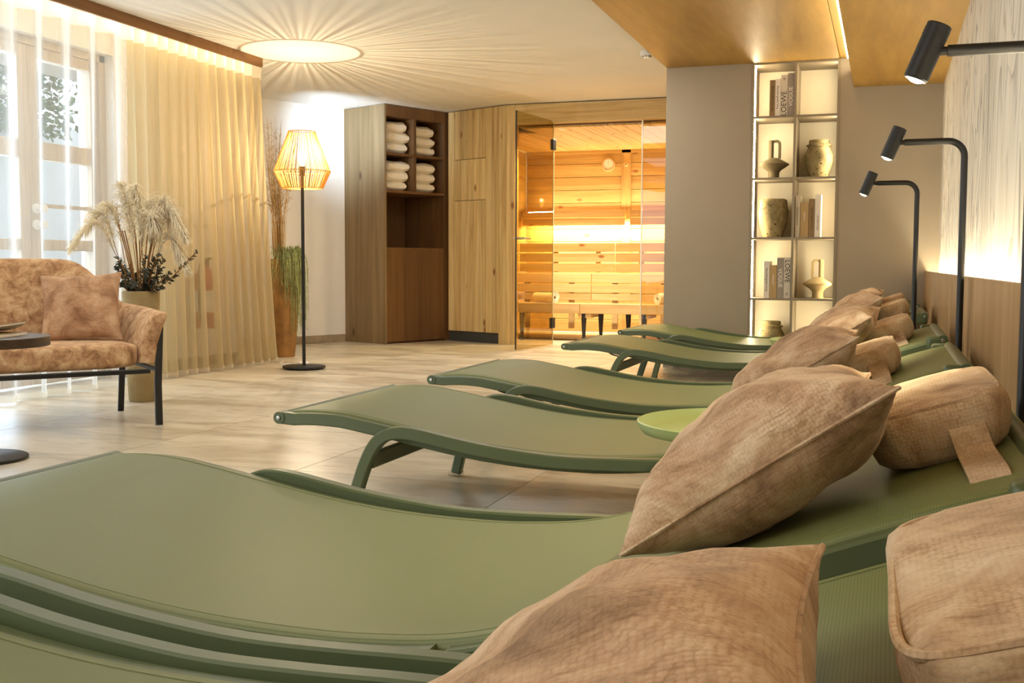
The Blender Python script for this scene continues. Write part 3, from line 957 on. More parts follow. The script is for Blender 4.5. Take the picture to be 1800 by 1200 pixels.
# ================================================================== BOOKSHELF
bs = empty('bookshelf', (SHL, BY, 0))
bwid = SHR - SHL
tag(bs, 'tall built-in greige bookshelf with ten light-edged compartments', 'bookshelf')
th = .018
ROWS = [1.876, 1.427, .990, .541, .092]      # tops of the shelf boards
D_ = .34
MB().box((0, -.006, 0), (th, D_, PZ)).build('side_panel', 'shelf', bs, False, .001)
MB().box((bwid - th, -.006, 0), (bwid, D_, PZ)).build('side_panel', 'shelf', bs, False, .001)
MB().box((bwid / 2 - th / 2 + .003, -.005, 0), (bwid / 2 + th / 2 + .003, D_, PZ)).build('divider', 'shelf', bs, False, .001)
MB().box((0, D_, 0), (bwid, D_ + .012, PZ)).build('back_panel', 'shelf_back', bs, False)
MB().box((th, -.004, PZ - .014), (bwid - th, D_, PZ - .001)).build('top_panel', 'shelf', bs, False, .001)
MB().box((th, .01, 0), (bwid - th, D_, .076)).build('plinth', 'shelf', bs, False, .001)
for z in ROWS:
    for xa, xb in ((th, bwid / 2 - th / 2 + .003), (bwid / 2 + th / 2 + .003, bwid - th)):
        MB().box((xa, -.004, z - .016), (xb, D_, z)).build('shelf', 'shelf', bs, False, .001)
tops = [PZ - .016] + [z - .018 for z in ROWS[:-1]]
for z0, z1 in zip(ROWS, tops):
    MB().box((th, .060, z0 + .002), (th + .006, .074, z1 - .002)).build('light_strip', 'led_shelf', bs, False)
    MB().box((bwid - th - .002, .060, z0 + .002), (bwid - th, .074, z1 - .002)).build('light_strip', 'led_shelf', bs, False)


def book(x, z, w, h, d, mat, label, txt=None, tcol='ink', tsize=.02, up=True, talign=.5, group=None, emblem=False, y=.02):
    """x: left edge of the spine in world, z: the shelf top"""
    r = empty('book', (x + w / 2, BY + y, z))
    c = MB()
    c.box((-w / 2, 0, 0), (w / 2, .003, h)).box((-w / 2, .003, 0), (-w / 2 + .0025, d, h)).box((w / 2 - .0025, .003, 0), (w / 2, d, h))
    c.build('cover', mat, r, False)
    MB().box((-w / 2 + .0026, .0032, .003), (w / 2 - .0026, d - .004, h - .003)).build('pages', 'paper', r, False)
    if txt:
        text_obj('spine_text', txt, tsize, tcol, r, (0, -.0004, h * talign), (pi / 2, -pi / 2 if up else pi / 2, 0), .0003, 'CENTER')
    if emblem:
        zz = h * (.90 if up else .10)
        o = MB().tube([(.0085 * cos(2 * pi * q / 20), .0085 * sin(2 * pi * q / 20), 0) for q in range(21)], .0007, 5)
        o.tube([(-.006, 0, 0), (.006, 0, 0)], .0008, 5).tube([(0, -.006, 0), (0, .006, 0)], .0008, 5)
        q = o.build('emblem', tcol, r); q.location = (0, -.0004, zz); q.rotation_euler = (pi / 2, 0, 0)
    tag(r, label, 'book', group); return r


g_ = 'books on the top left shelf'
xb = -.665
rw = ROWS[0]
book(xb - .178, rw, .039, .262, .2, 'book_brown', 'brown book at the left of the top shelf row', 'TRAVELLERS HOUSES', 'ink', .020, False, .5, g_)
book(xb - .138, rw, .038, .270, .2, 'book_white', 'white book in script lettering on the top shelf', 'Beautiful global living', 'ink', .020, False, .5, g_)
book(xb - .098, rw, .048, .296, .21, 'book_pale', 'pale book with large dark lettering on the top shelf', 'LOEWE', 'ink', .054, True, .30, g_, True)
book(xb - .048, rw, .046, .306, .22, 'book_grey', 'tall grey book with white lettering on the top shelf', 'VOGUE', 'ink_white', .042, True, .45, g_)
g_ = 'books on the third shelf row'
rw = ROWS[2]; xb = SHL + bwid / 2 + .003 + th / 2 + .004
book(xb, rw, .034, .306, .2, 'book_pale', 'pale book leaning row start beside the divider, third shelf row', 'Decorative Finca', 'ink', .019, False, .5, g_)
book(xb + .037, rw, .058, .250, .2, 'book_tan', 'short tan book on the third shelf row', 'Mallorca', 'ink_white', .018, False, .6, g_)
book(xb + .098, rw, .038, .278, .2, 'book_brown', 'dark brown book on the third shelf row', 'SOUTHERN STYLE', 'ink', .019, False, .5, g_)
book(xb + .139, rw, .042, .310, .2, 'book_white', 'white book at the right end of the third shelf row', 'L\'EXPEDITION', 'ink', .018, False, .35, g_)
g_ = 'books on the fourth shelf row'
rw = ROWS[3]; xb = SHL + bwid / 2 + .003 - th / 2 - .004
book(xb - .190, rw, .040, .272, .2, 'book_white', 'white book in script lettering on the fourth shelf row', 'Beautiful global living', 'ink', .020, False, .5, g_)
book(xb - .148, rw, .050, .244, .2, 'book_tan', 'short tan book on the fourth shelf row', 'Wallpaper', 'ink_white', .018, False, .55, g_)
book(xb - .096, rw, .048, .298, .2, 'book_grey', 'grey book with white lettering on the fourth shelf row', 'VOGUE', 'ink_white', .042, False, .50, g_)
book(xb - .046, rw, .046, .300, .2, 'book_pale', 'pale book with large dark lettering on the fourth shelf row', 'LOEWE', 'ink', .050, False, .66, g_, True)


# vases
def handle_vase(x, z, mat, label, flip=1):
    r = empty('handled_vase', (x, BY + .15, z))
    MB().lathe([(0, 0), (.043, 0), (.040, .02), (.041, .05), (.055, .066), (.085, .085), (.108, .101), (.112, .107), (.107, .113), (.080, .128), (.050, .145), (.030, .155), (0, .157)], 40).build('body', mat, r, angle=60)
    nk = MB().lathe([(.019, .145), (.019, .285), (.015, .287), (.013, .282), (.013, .16)], 20, (-.022 * flip, 0, 0))
    nk.build('neck', mat, r)
    h = [(-.012 * flip, 0, .276), (.018 * flip, 0, .280), (.034 * flip, 0, .272), (.040 * flip, 0, .25), (.040 * flip, 0, .15)]
    MB().bar(smooth_path(h, 4), .020, .012, up=(0, 1, 0)).build('handle', mat, r)
    tag(r, label, 'vase', 'handled vases on the bookshelf'); return r


handle_vase(-.815, ROWS[1], 'clay_dark', 'dark brown vase with loop handle on the second shelf row')
handle_vase(-.478, ROWS[3], 'clay', 'pale sand vase with loop handle on the fourth shelf row', -1)


def pitted_clay(name, dens, z0, z1):
    t = NT(name); v = t.coords()
    n = t.noise(v, 16, 5, .6)
    c = t.ramp(n, [(.3, lin((118, 105, 72))), (.7, lin((160, 145, 108)))])
    vo = t.node('ShaderNodeTexVoronoi'); vo.inputs['Scale'].default_value = 38; t.link(v, vo.inputs[0])
    k = t.ramp(vo.outputs['Distance'], [(.18, (1, 1, 1, 1)), (.28, (0, 0, 0, 1))])
    b = t.ramp(t.noise(v, 9, 3), [(.42, (0, 0, 0, 1)), (.52, (1, 1, 1, 1))])
    kk = t.mix((0, 0, 0, 1), k, b)
    t.base(t.mix(c, lin((58, 46, 28)), kk)); t.bump(n, .5, .006); return t.set(.92, 0, .15)


M['pit'] = pitted_clay('pitted_clay', 1, 0, 1)
_w = lambda a, i: 1 + .012 * sin(3 * a + i * .7) + .010 * sin(5 * a - i * .9)


def jar(x, z, s, label):
    r = empty('clay_jar', (x, BY + .16, z))
    MB().lathe([(0, 0), (.062 * s, 0), (.075 * s, .03 * s), (.092 * s, .075 * s), (.104 * s, .125 * s), (.105 * s, .15 * s), (.098 * s, .185 * s), (.085 * s, .212 * s), (.076 * s, .226 * s),
                (.090 * s, .236 * s), (.092 * s, .242 * s), (.078 * s, .248 * s), (.074 * s, .252 * s)], 40, wob=_w).build('body', 'pit', r, angle=50)
    MB().lathe([(.074 * s, .246 * s), (.074 * s, .272 * s), (.070 * s, .278 * s), (.060 * s, .276 * s), (.060 * s, .25 * s), (0, .248 * s)], 40, wob=_w).build('rim', 'pit', r, angle=50)
    tag(r, label, 'jar', 'clay jars on the bookshelf'); return r


jar(-.492, ROWS[1], 1.0, 'pitted clay jar with a collar rim on the second shelf row')
jar(-.815, ROWS[4], .98, 'clay jar with a collar rim in the bottom shelf row, half hidden by loungers')
r = empty('clay_pot', (-.815, BY + .16, ROWS[2]))
MB().lathe([(0, 0), (.070, 0), (.084, .05), (.100, .10), (.110, .16), (.112, .19), (.107, .225), (.105, .262), (.103, .276), (.092, .286), (.080, .289), (.078, .28), (.085, .20), (.05, .03), (0, .02)], 44,
           wob=lambda a, i: 1 + .02 * sin(2 * a + i * .8) + .016 * sin(5 * a - i)).build('body', 'pit', r, angle=50)
tag(r, 'wide rough clay pot with dark pits on the third shelf row', 'pot')

# ================================================================== SAUNA FURNITURE AND FITTINGS
BB = 10.86      # front of the lower bench
bl = empty('sauna_bench', (0, BB, 0))
tag(bl, 'lower pale wood sauna bench on black legs with a slatted back', 'bench')
for xa, xb in ((SX0 + .02, -2.965), (-2.955, SX1 - .02)):
    MB().box((xa, 0, .285), (xb, .026, .385)).build('front_board', 'bench', bl, False, .003)
    for k in range(4):
        MB().box((xa, .034 + k * .098, .355), (xb, .034 + k * .098 + .086, .380)).build('seat_slat', 'bench', bl, False, .003)
MB().box((-2.99, .03, .24), (-2.85, .42, .29)).build('bearer', 'bench', bl, False, .004)
MB().box((-2.35, .03, .24), (-2.25, .42, .29)).build('bearer', 'bench', bl, False, .004)
for x, y in ((-2.93, .05), (-2.80, .25), (-2.52, .30), (-2.30, .05), (-3.6, .05)):
    MB().lathe([(0, 0), (.020, 0), (.020, .035), (.016, .04), (.030, .285), (0, .285)], 18).build('leg', 'black_soft', bl).location = (x, y, 0)
bu = empty('sauna_bench', (0, BB + .50, 0))
tag(bu, 'upper wooden sauna bench, its slatted front rising behind the lower one', 'bench')
for xa, xb in ((SX0 + .02, -2.975), (-2.965, SX1 - .02)):
    for z0, z1 in ((.405, .475), (.488, .578), (.592, .690)):
        MB().box((xa, 0, z0), (xb, .024, z1)).build('front_slat', 'bench', bu, False, .003)
    for k in range(4):
        MB().box((xa, .03 + k * .115, .668), (xb, .03 + k * .115 + .10, .692)).build('seat_slat', 'bench', bu, False, .003)
for x in (-3.7, -3.2, -2.72, -2.2, -1.7):
    MB().box((x - .03, .026, .10), (x + .03, .06, .67)).build('post', 'bench', bu, False, .002)
br = empty('slatted_panel', (0, 12.12, 0))
tag(br, 'slatted wooden wall panel above the upper sauna bench, below the bright light band', 'wall panel')
for xa, xb in ((SX0 + .02, -2.905), (-2.895, SX1 - .02)):
    for z0, z1 in ((.705, .80), (.815, .915), (.93, 1.03)):
        o = MB().box((xa, 0, z0), (xb, .024, z1)).build('slat', 'sauna_x', br, False, .003)
for x in (-3.6, -3.1, -2.6, -2.1):
    MB().box((x - .03, .026, .70), (x + .03, .05, 1.02)).build('post', 'sauna_z', br, False, .002)
vl = empty('light_valance', (0, 12.22, 0))
tag(vl, 'wooden valance boards over the bright light band on the sauna back wall', 'valance')
for xa, xb in ((SX0 + .02, -2.815), (-2.755, SX1 - .02)):
    MB().box((xa, 0, 1.235), (xb, .020, 1.315)).build('board', 'sauna_x', vl, False, .003)
    MB().box((xa, -.015, 1.322), (xb, .10, 1.40)).build('board', 'sauna_x', vl, False, .003)
tag(MB().box((SX0 + .05, 12.245, 1.25), (SX1 - .05, 12.275, 1.262)).build('led_strip', 'led', None, False), 'warm light strip behind the sauna valance boards', 'light strip')
strip_light('sauna_cove', (SX0 + .1, 12.27, 1.243), (SX1 - .1, 12.27, 1.243), .05, 60, (1, .84, .54), (0, .55, -1))
strip_light('sauna_ceiling_fill', (SX0 + .1, 12.30, 1.41), (SX1 - .1, 12.30, 1.41), .05, 16, (1, .84, .54), (0, -.35, 1))  # upward fill added to brighten the sauna ceiling
aim(area('sauna_bench_light', (-2.7, 12.15, .62), (0, 0, 0), 2.2, .05, 1.5, (1, .78, .44)), (0, -.4, -1))
for i, (x, y) in enumerate(((-3.02, 10.38), (-2.20, 10.38), (-3.70, 11.0))):
    r = empty('downlight', (x, y, SC))
    MB().lathe([(.026, -.004), (.040, -.004), (.040, 0), (.026, 0)], 28).build('ring', 'steel', r)
    MB().lathe([(0, -.002), (.026, -.002), (.026, 0), (0, 0)], 24).build('lens', 'spot', r)
    tag(r, ['small round downlight in the sauna ceiling over the doorway', 'small round downlight in the sauna ceiling behind the fixed pane', 'small round downlight in the sauna ceiling behind the open door'][i], 'downlight', 'sauna ceiling lights')
    ld = bpy.data.lights.new('sauna_spot', 'SPOT'); ld.energy = 115; ld.color = (1, .90, .68); ld.spot_size = radians(150); ld.spot_blend = .8; ld.shadow_soft_size = .03
    lo = bpy.data.objects.new('sauna_spot', ld); lo.location = (x, y, SC - .02); COL.objects.link(lo)
r = empty('sauna_clock', (-3.055, SY1, 1.935)); r.rotation_euler = (pi / 2, 0, 0)
MB().lathe([(0, 0), (.078, 0), (.080, .012), (.074, .022), (.062, .022), (.060, .009), (0, .009)], 40).build('case', 'bench', r)
MB().lathe([(0, .010), (.060, .010), (.060, .016), (0, .016)], 40).build('dial', 'white_plastic', r)
hh = MB().box((-.001, -.006, .0165), (.001, .045, .0175)); hh.build('needle', 'black', r, False)
for k in range(12):
    a = 2 * pi * k / 12
    MB().box((-.001, .047, .0165), (.001, .055, .017), Matrix.Rotation(a, 4, 'Z')).build('dial_mark', 'black', r, False)
tag(r, 'round wooden sauna clock with pale dial on the back wall', 'clock')
r = empty('sensor', (-2.845, SY1 - .02, 1.93)); r.rotation_euler = (pi / 2, 0, 0)
MB().lathe([(0, 0), (.026, 0), (.026, .012), (.020, .018), (.008, .018), (.007, .012), (0, .012)], 24).build('cover', 'bench', r)
tag(r, 'small round wooden sensor cover right of the sauna clock', 'sensor')


def rolled_towel(x, y, z, rz, label):
    r = empty('rolled_towel', (x, y, z), rz)
    m = MB(); n = 84; L = .30; pts = []
    for i in range(n):
        a = i / (n - 1) * 2 * pi * 3.2; rad = .014 + .0128 * a / (2 * pi) + .003 * sin(3 * a)
        pts.append((rad * cos(a), rad * sin(a) + .062))
    vs = []; t = .0075
    for k in range(7):
        y0 = -L / 2 + L * k / 6
        for i, (px, pz) in enumerate(pts):
            cx, cz = px, pz - .062; l = max(1e-6, sqrt(cx * cx + cz * cz))
            q = 1 + .03 * sin(k * 2.1 + i * .3)
            vs.append((px * q, y0, pz)); vs.append(((px + cx / l * t) * q, y0, pz + cz / l * t))
    fs = []; w = 2 * n
    for k in range(6):
        for i in range(n - 1):
            a = k * w + 2 * i
            fs.append((a, a + 2, a + 2 + w, a + w)); fs.append((a + 1, a + 1 + w, a + 3 + w, a + 3))
    for k in (0, 6):
        for i in range(n - 1):
            a = k * w + 2 * i; fs.append((a, a + 1, a + 3, a + 2))
    m.add(vs, fs).build('terry_roll', 'towel', r)
    tag(r, label, 'towel', 'rolled white towels on the sauna bench')


rolled_towel(-3.40, BB + .24, .381, radians(58), 'rolled white towel on the sauna bench behind the open glass door')
rolled_towel(-2.08, BB + .20, .381, radians(-40), 'rolled white towel on the sauna bench behind the fixed pane')

# ================================================================== WARDROBE WITH TOWELS
wr = empty('wardrobe', F0, ROT)              # local x: outwards (-depth..0), local y: along the front
tag(wr, 'tall dark oak wardrobe with open towel compartments and a plain lower door', 'wardrobe')
WW = .845; T = .022
MB().box((-wd, 0, 0), (0, T, CEIL - .004)).build('side_panel', 'oak', wr, False, .001)
MB().box((-wd, WW - .05, 0), (-.001, WW, CEIL - .004)).build('side_panel', 'oak_dark', wr, False, .001)
MB().box((-wd, T, 0), (-wd + .012, WW - .05, CEIL - .004)).build('back_panel', 'oak_dark', wr, False)
MB().box((-wd + .012, T, 2.215), (-.002, WW - .05, CEIL - .004)).build('top_panel', 'oak_dark', wr, False, .001)
MB().box((-wd + .012, .385, 1.50), (-.004, .415, 2.215)).build('divider', 'oak_dark', wr, False, .001)
for z in (1.845, 1.480):
    MB().box((-wd + .012, T, z), (-.004, WW - .05, z + .024)).build('shelf', 'oak_dark', wr, False, .001)
MB().box((-wd + .012, T, .925), (-.004, WW - .05, .945)).build('shelf', 'oak_dark', wr, False, .001)
MB().box((-wd + .012, T, .0), (-.03, WW - .05, .02)).build('bottom_panel', 'oak_dark', wr, False, .001)
MB().box((-.024, T + .002, .02), (-.001, WW - .052, .935)).build('door', 'oak_dark', wr, False, .001)


def folded(seed):
    """folded terry pile piece, front towards +x"""
    rr = random.Random(seed)
    w, d, h = .30 + rr.uniform(-.02, .02), .34, .105 + rr.uniform(-.012, .012)
    p1, p2, p3 = rr.uniform(0, 6), rr.uniform(0, 6), rr.uniform(.85, 1.1)
    slope = rr.uniform(-.25, .25)

    def fn(u, v):
        th = 2 * pi * u; e = .55
        cy = math.copysign(abs(cos(th)) ** e, cos(th)); cz = math.copysign(abs(sin(th)) ** e, sin(th))
        k = 1 - .55 * max(0, (v - .86) / .14) ** 2
        y = cy * w / 2 * (1 - .12 * max(0, (v - .9) / .1) ** 2) * (1 - .05 * sin(5 * v + p1))
        z = h / 2 + cz * h / 2 * k * (1 - slope * cy * .8 * (1 if cz > 0 else 0)) + .006 * sin(7 * u * 6.28 + p2) * (1 if cz > 0 else 0) * sin(9 * v + p1)
        return (-d + d * v, y, max(0, z))
    m = MB().grid(fn, 28, 12)
    n = 29
    m.f.append(tuple(12 * n + i for i in range(28))); m.f.append(tuple(reversed([i for i in range(28)])))
    return m, h


comp = [('upper left', .21, 1.869, (0, .012, -.004), (1, 2, 3)), ('upper right', .575, 1.869, (.01, -.004, -.01), (4, 5, 6)),
        ('lower left', .205, 1.504, (-.005, .01, .03), (7, 8, 9)), ('lower right', .575, 1.504, (.004, .0, .008), (10, 11, 12))]
for cn, yc, z0, offs, seeds in comp:
    z = z0
    for k, (dy, sd) in enumerate(zip(offs, seeds)):
        m, h = folded(sd)
        r = empty('folded_towel', F0 + N_ * -.05 + U * (yc + dy) + Vector((0, 0, z)), ROT)
        m.build('terry', 'towel', r)
        z += h * .90
        tag(r, '%s folded white towel in the %s wardrobe compartment' % (['bottom', 'middle', 'top'][k], cn), 'towel', 'folded white towels in the wardrobe')

# ================================================================== FLOOR LAMP
fl_ = empty('floor_lamp', (-4.10, 7.232, 0))
tag(fl_, 'slim black floor lamp with a glowing corded shade', 'lamp')
MB().lathe([(0, .006), (.15, .006), (.156, .008), (.160, .014), (.158, .022), (.150, .025), (.02, .027), (0, .027)], 56).build('base', 'black', fl_)
MB().tube([(0, 0, .02), (0, 0, .8), (0, 0, 1.44)], .0125, 14, up=(0, 1, 0)).build('pole', 'black', fl_)
ZT, ZM, ZB, RT, RM, RB = 1.752, 1.462, 1.338, .098, .206, .150
sh = empty('lamp_shade'); sh.parent = fl_
for r_, z_ in ((RT, ZT), (RM, ZM), (RB, ZB)):
    ring = [(r_ * cos(2 * pi * k / 48), r_ * sin(2 * pi * k / 48), z_) for k in range(49)]
    MB().tube(ring, .0034, 6).build('ring', 'cord', sh)
NC = 104; m = MB()
for k in range(NC):
    a = 2 * pi * (k + RN.uniform(-.36, .36)) / NC
    wq = RN.uniform(.6, 1.15)
    for (r0, z0, r1, z1, w0, w1) in ((RT, ZT, RM, ZM, .0018, .0027), (RM, ZM, RB, ZB, .0028, .0026)):
        a1 = a + RN.uniform(-.012, .012)
        m.tube([(r0 * cos(a), r0 * sin(a), z0), (r1 * cos(a1), r1 * sin(a1), z1)], w0 * wq, 5, up=(0, 0, 1))
m.build('cords', 'cord', sh)['kind'] = 'stuff'
MB().tube([(0, 0, 1.43), (0, 0, 1.50)], .020, 14, up=(0, 1, 0)).build('socket', 'black', fl_)
MB().lathe([(0, 1.50), (.014, 1.50), (.018, 1.52), (.030, 1.55), (.034, 1.575), (.028, 1.60), (.014, 1.614), (0, 1.617)], 24).build('bulb', 'bulb', fl_)
MB().tube([(-.008, 0, 1.575), (.008, 0, 1.575)], .004, 8).build('filament', 'filament', fl_)
ld = bpy.data.lights.new('floor_lamp_bulb', 'POINT'); ld.energy = 32; ld.color = (1, .86, .60); ld.shadow_soft_size = .003
lo = bpy.data.objects.new('floor_lamp_bulb', ld); lo.location = (-4.10, 7.232, 1.588); COL.objects.link(lo); lo.visible_camera = False
MB().tube(smooth_path([(-.15, .02, .008), (-.2, .10, .004), (-.16, .2, .004), (-.28, .32, .004), (-.36, .26, .004), (-.44, .45, .004)], 6), .003, 6).build('cord', 'white_plastic', fl_)
r = empty('cord_switch', (-4.235, 7.47, 0), .3)
MB().lathe([(0, 0), (.036, 0), (.042, .010), (.040, .024), (.028, .030), (0, .031)], 24).build('housing', 'white_plastic', r)
MB().box((-.010, -.006, .029), (.010, .006, .034)).build('rocker', 'steel', r, False, .001)
tag(r, 'small white foot switch on the floor behind the lamp base', 'switch')
# cool spot added without a fixture near the far end of the window wall, washing the corner by the wardrobe
ld = bpy.data.lights.new('cool_spot', 'SPOT'); ld.energy = 150; ld.color = (.62, .80, 1); ld.spot_size = radians(66); ld.spot_blend = 1; ld.shadow_soft_size = .22
lo = bpy.data.objects.new('cool_spot', ld); COL.objects.link(lo); lo.location = (-4.88, 8.6, 1.95)
aim(lo, Vector((-5.06, 9.98, 2.12)) - Vector((-4.88, 8.6, 1.95)))

# ================================================================== CURTAINS


def curtain(name, y0t, y1t, y0b, y1b, lam, A, mat, label, seed, xc=-4.60):
    r = empty(name, (xc, 0, 0)); rr = random.Random(seed)
    ZT_ = 2.20
    nf = int((y1b - y0b) / lam); nu = nf * 14; nv = 14
    ph = [rr.uniform(-.9, .9) for _ in range(nf + 2)]; am = [rr.uniform(.6, 1.3) for _ in range(nf + 2)]

    def X(u, z):
        s = u * nf; i = int(s); f = s - i
        p = ph[i] * (1 - f) + ph[i + 1] * f; a = am[i] * (1 - f) + am[i + 1] * f
        d = 1 - z / 2.25
        w = sin(2 * pi * s + p * (.4 + d * .8))
        return A * a * (.55 + .5 * d) * (w + .28 * sin(4 * pi * s + 2 * p) * (1 - d)) + .02 * sin(u * 9 + seed) * d

    def fn(u, v):
        z = .012 + (ZT_ - .012) * v
        k = v ** .8
        y = (y0b + (y1b - y0b) * u) * (1 - k) + (y0t + (y1t - y0t) * u) * k
        return (X(u, z), y, z)
    MB().grid(fn, nu, nv).build('voile', mat, r, True, angle=180)

    def fh(u, v):
        z = ZT_ + .105 * v; s = u * nf * 1.0
        y = y0t + (y1t - y0t) * u
        pl = abs(sin(pi * s))
        return (X(u, ZT_) * (1 - .35 * v) + .010 * v * (pl ** .3), y, z)
    MB().grid(fh, nu, 4).build('heading', 'sheer_tape', r, True, angle=180)

    def fb(u, v):
        p = fn(u, 0); return (p[0] + .003, p[1], .012 + .03 * v)
    MB().grid(fb, nu, 1).build('hem', 'sheer_tape', r, True, angle=180)
    tag(r, label, 'curtain', 'sheer curtains'); return r


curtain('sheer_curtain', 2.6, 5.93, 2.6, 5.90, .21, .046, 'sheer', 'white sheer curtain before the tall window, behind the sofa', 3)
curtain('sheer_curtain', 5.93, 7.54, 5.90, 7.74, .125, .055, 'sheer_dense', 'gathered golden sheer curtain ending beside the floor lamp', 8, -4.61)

# fire extinguisher on the wall behind the curtain
r = empty('fire_extinguisher', (XL + .115, 7.07, .30))
MB().lathe([(0, 0), (.080, 0), (.085, .01), (.085, .36), (.075, .40), (.045, .435), (.028, .445), (.028, .47), (0, .47)], 32).build('cylinder', 'red', r)
MB().lathe([(.0853, .12), (.0858, .12), (.0858, .28), (.0853, .28)], 32).build('paper_label', 'white_plastic', r)
MB().box((-.02, -.02, .47), (.02, .02, .51)).box((-.01, -.012, .51), (.10, .012, .525)).build('valve', 'black', r, False, .003)
MB().tube(smooth_path([(0, -.03, .49), (.02, -.10, .46), (.02, -.115, .30), (.02, -.11, .06)], 6), .011, 8).build('hose', 'black', r)
MB().box((-.115, -.02, .30), (-.08, .02, .40)).build('bracket', 'black', r, False)
tag(r, 'red fire extinguisher on the wall, faint behind the golden curtain', 'fire extinguisher')

# ================================================================== SOFA
dv = Vector((.8, -.6, 0)); wv = Vector((-.6, -.8, 0))
so = empty('sofa'); m4 = Matrix((wv, dv, (0, 0, 1))).transposed().to_4x4(); m4.translation = Vector((-3.819, 4.809, 0)); 
# (wv x dv points down, so mirror: local x runs along -wv)
m4 = Matrix((-wv, dv * 1, (0, 0, 1))).transposed().to_4x4(); m4.translation = Vector((-3.819, 4.809, 0)); so.matrix_world = m4
tag(so, 'tan velvet two-seat sofa with curved back on a black metal frame', 'sofa')
SWD = 1.04     # the sofa runs from x = 0 (the end we see) to x = -SWD


def rbox(lo, hi, n=10, e=.35, bulge=0.0, taper=None):
    """superellipsoid-like cushion block"""
    c = [(a + b) / 2 for a, b in zip(lo, hi)]; h = [(b - a) / 2 for a, b in zip(lo, hi)]
    m = MB(); bm = bmesh.new(); bmesh.ops.create_cube(bm, size=2); bmesh.ops.subdivide_edges(bm, edges=bm.edges, cuts=n, use_grid_fill=True)
    bm.verts.index_update()
    for v in bm.verts:
        p = v.co; q = Vector([math.copysign(abs(k) ** 1.0, k) for k in p])
        # round off
        L = (abs(q.x) ** (1 / e * 2) + abs(q.y) ** (1 / e * 2) + abs(q.z) ** (1 / e * 2)) ** (e / 2)
        s = q / L
        if taper: s = taper(s)
        m.v.append((c[0] + s.x * h[0], c[1] + s.y * h[1], c[2] + s.z * h[2]))
    for f in bm.faces: m.f.append(tuple(v.index for v in f.verts))
    bm.free(); return m


rbox((-SWD + .06, .02, .275), (-.050, .60, .402), 12, .30).build('seat_cushion', 'sofa', so, True, angle=80)
# curved back and arms as one upholstered shell: a path round the seat with a changing height
shell = MB(); path = []; ns = 60
inner = [(-.035, .56), (-.030, .40), (-.030, .22), (-.045, .09), (-.10, .015), (-.20, -.015), (-.42, -.025), (-SWD / 2, -.03)]
half = smooth_path([(x, y, 0) for x, y in inner], 9)
half = [half[0]] + [half[0].lerp(half[1], k) for k in (.1, .25, .5)] + half[1:]
full = half + [Vector((-SWD - p.x, p.y, 0)) for p in reversed(half[:-1])]
tot = [0]
for a_, b_ in zip(full, full[1:]): tot.append(tot[-1] + (b_ - a_).length)
vs = []; ks = None
for i, p in enumerate(full):
    t = (full[min(i + 1, len(full) - 1)] - full[max(i - 1, 0)]).normalized()
    nrm = Vector((t.y, -t.x, 0))            # outward
    if nrm.dot(p - Vector((-SWD / 2, .35, 0))) < 0: nrm = -nrm
    dd = min(tot[i], tot[-1] - tot[i])
    hz = interp([(0, .545), (.2, .552), (.46, .565), (.52, .575), (.55, .605), (.575, .66), (.60, .71), (.63, .752), (.66, .779), (.70, .797), (.75, .804), (1.4, .806)], dd)
    lean = interp([(0, .075), (.4, .080), (.6, .085), (.8, .10), (1.4, .11)], dd); zex = interp([(0, 2.0), (.5, 2.0), (.65, 1.4), (1.4, 1.4)], dd)
    thk = .046; zb = .300
    endr = sqrt(max(0, 1 - (1 - min(1, dd / .018)) ** 2)) * .45 + .55
    sec = []
    H = (hz - zb) * (.975 + .025 * (endr - .55) / .45)
    for (o_, z_) in ((-.5, 0), (-.5, .35), (-.5, .7), (-.49, .84), (-.46, .91), (-.38, .955), (-.22, .985), (0, 1.0), (.22, .99), (.38, .96), (.46, .92), (.5, .86), (.5, .7), (.5, .35), (.5, 0)):
        off = o_ * thk * 2 * .9 * endr + lean * (z_ ** zex)
        sec.append(p + nrm * (off + thk * .3) + Vector((0, 0, zb + H * z_ + .010 * sin(i * .8) * 0)))
    vs += sec; ks = len(sec)
fs = []
for i in range(len(full) - 1):
    for j in range(ks - 1): fs.append((i * ks + j, i * ks + j + 1, (i + 1) * ks + j + 1, (i + 1) * ks + j))
    fs.append((i * ks + ks - 1, i * ks, (i + 1) * ks, (i + 1) * ks + ks - 1))
fs.append(tuple(range(ks - 1, -1, -1))); fs.append(tuple((len(full) - 1) * ks + j for j in range(ks)))
shell.add(vs, fs).build('back_and_arms', 'sofa', so, True, angle=70)
# metal frame
for sx in (0, -SWD):
    s = -1 if sx < 0 else 1
    MB().bar([(sx + .012 * s, .615, 0), (sx + .022 * s, .575, .20), (sx + .050 * s, .522, .47)], .016, .034, up=(1, 0, 0)).build('leg', 'black', so)
    MB().bar([(sx - .005 * s, -.010, 0), (sx - .005 * s, .045, .285)], .016, .030, up=(1, 0, 0)).build('leg', 'black', so)
    MB().bar([(sx - .004 * s, .040, .282), (sx + .022 * s, .562, .266)], .022, .018).build('side_rail', 'black', so)
for y, z in ((.585, .262), (.03, .272)):
    MB().bar([(-SWD + .02, y, z), (-.02, y, z)], .024, .022).build('cross_rail', 'black', so)

sc = make_cushion('throw_cushion', .385, .37, .15, 'sofa_c', 71, .010)
tag(sc, 'brown velvet cushion leaning in the corner of the sofa', 'cushion')


def so_w(x, y, z): return m4 @ Vector((x, y, z))


nrm_ = (m4.to_3x3() @ Vector((-.34, .80, .44))).normalized()
ex_ = (m4.to_3x3() @ Vector((.92, .36, .05))).normalized()
orient(sc, so_w(-.245, .215, .562), ex_, nrm_)

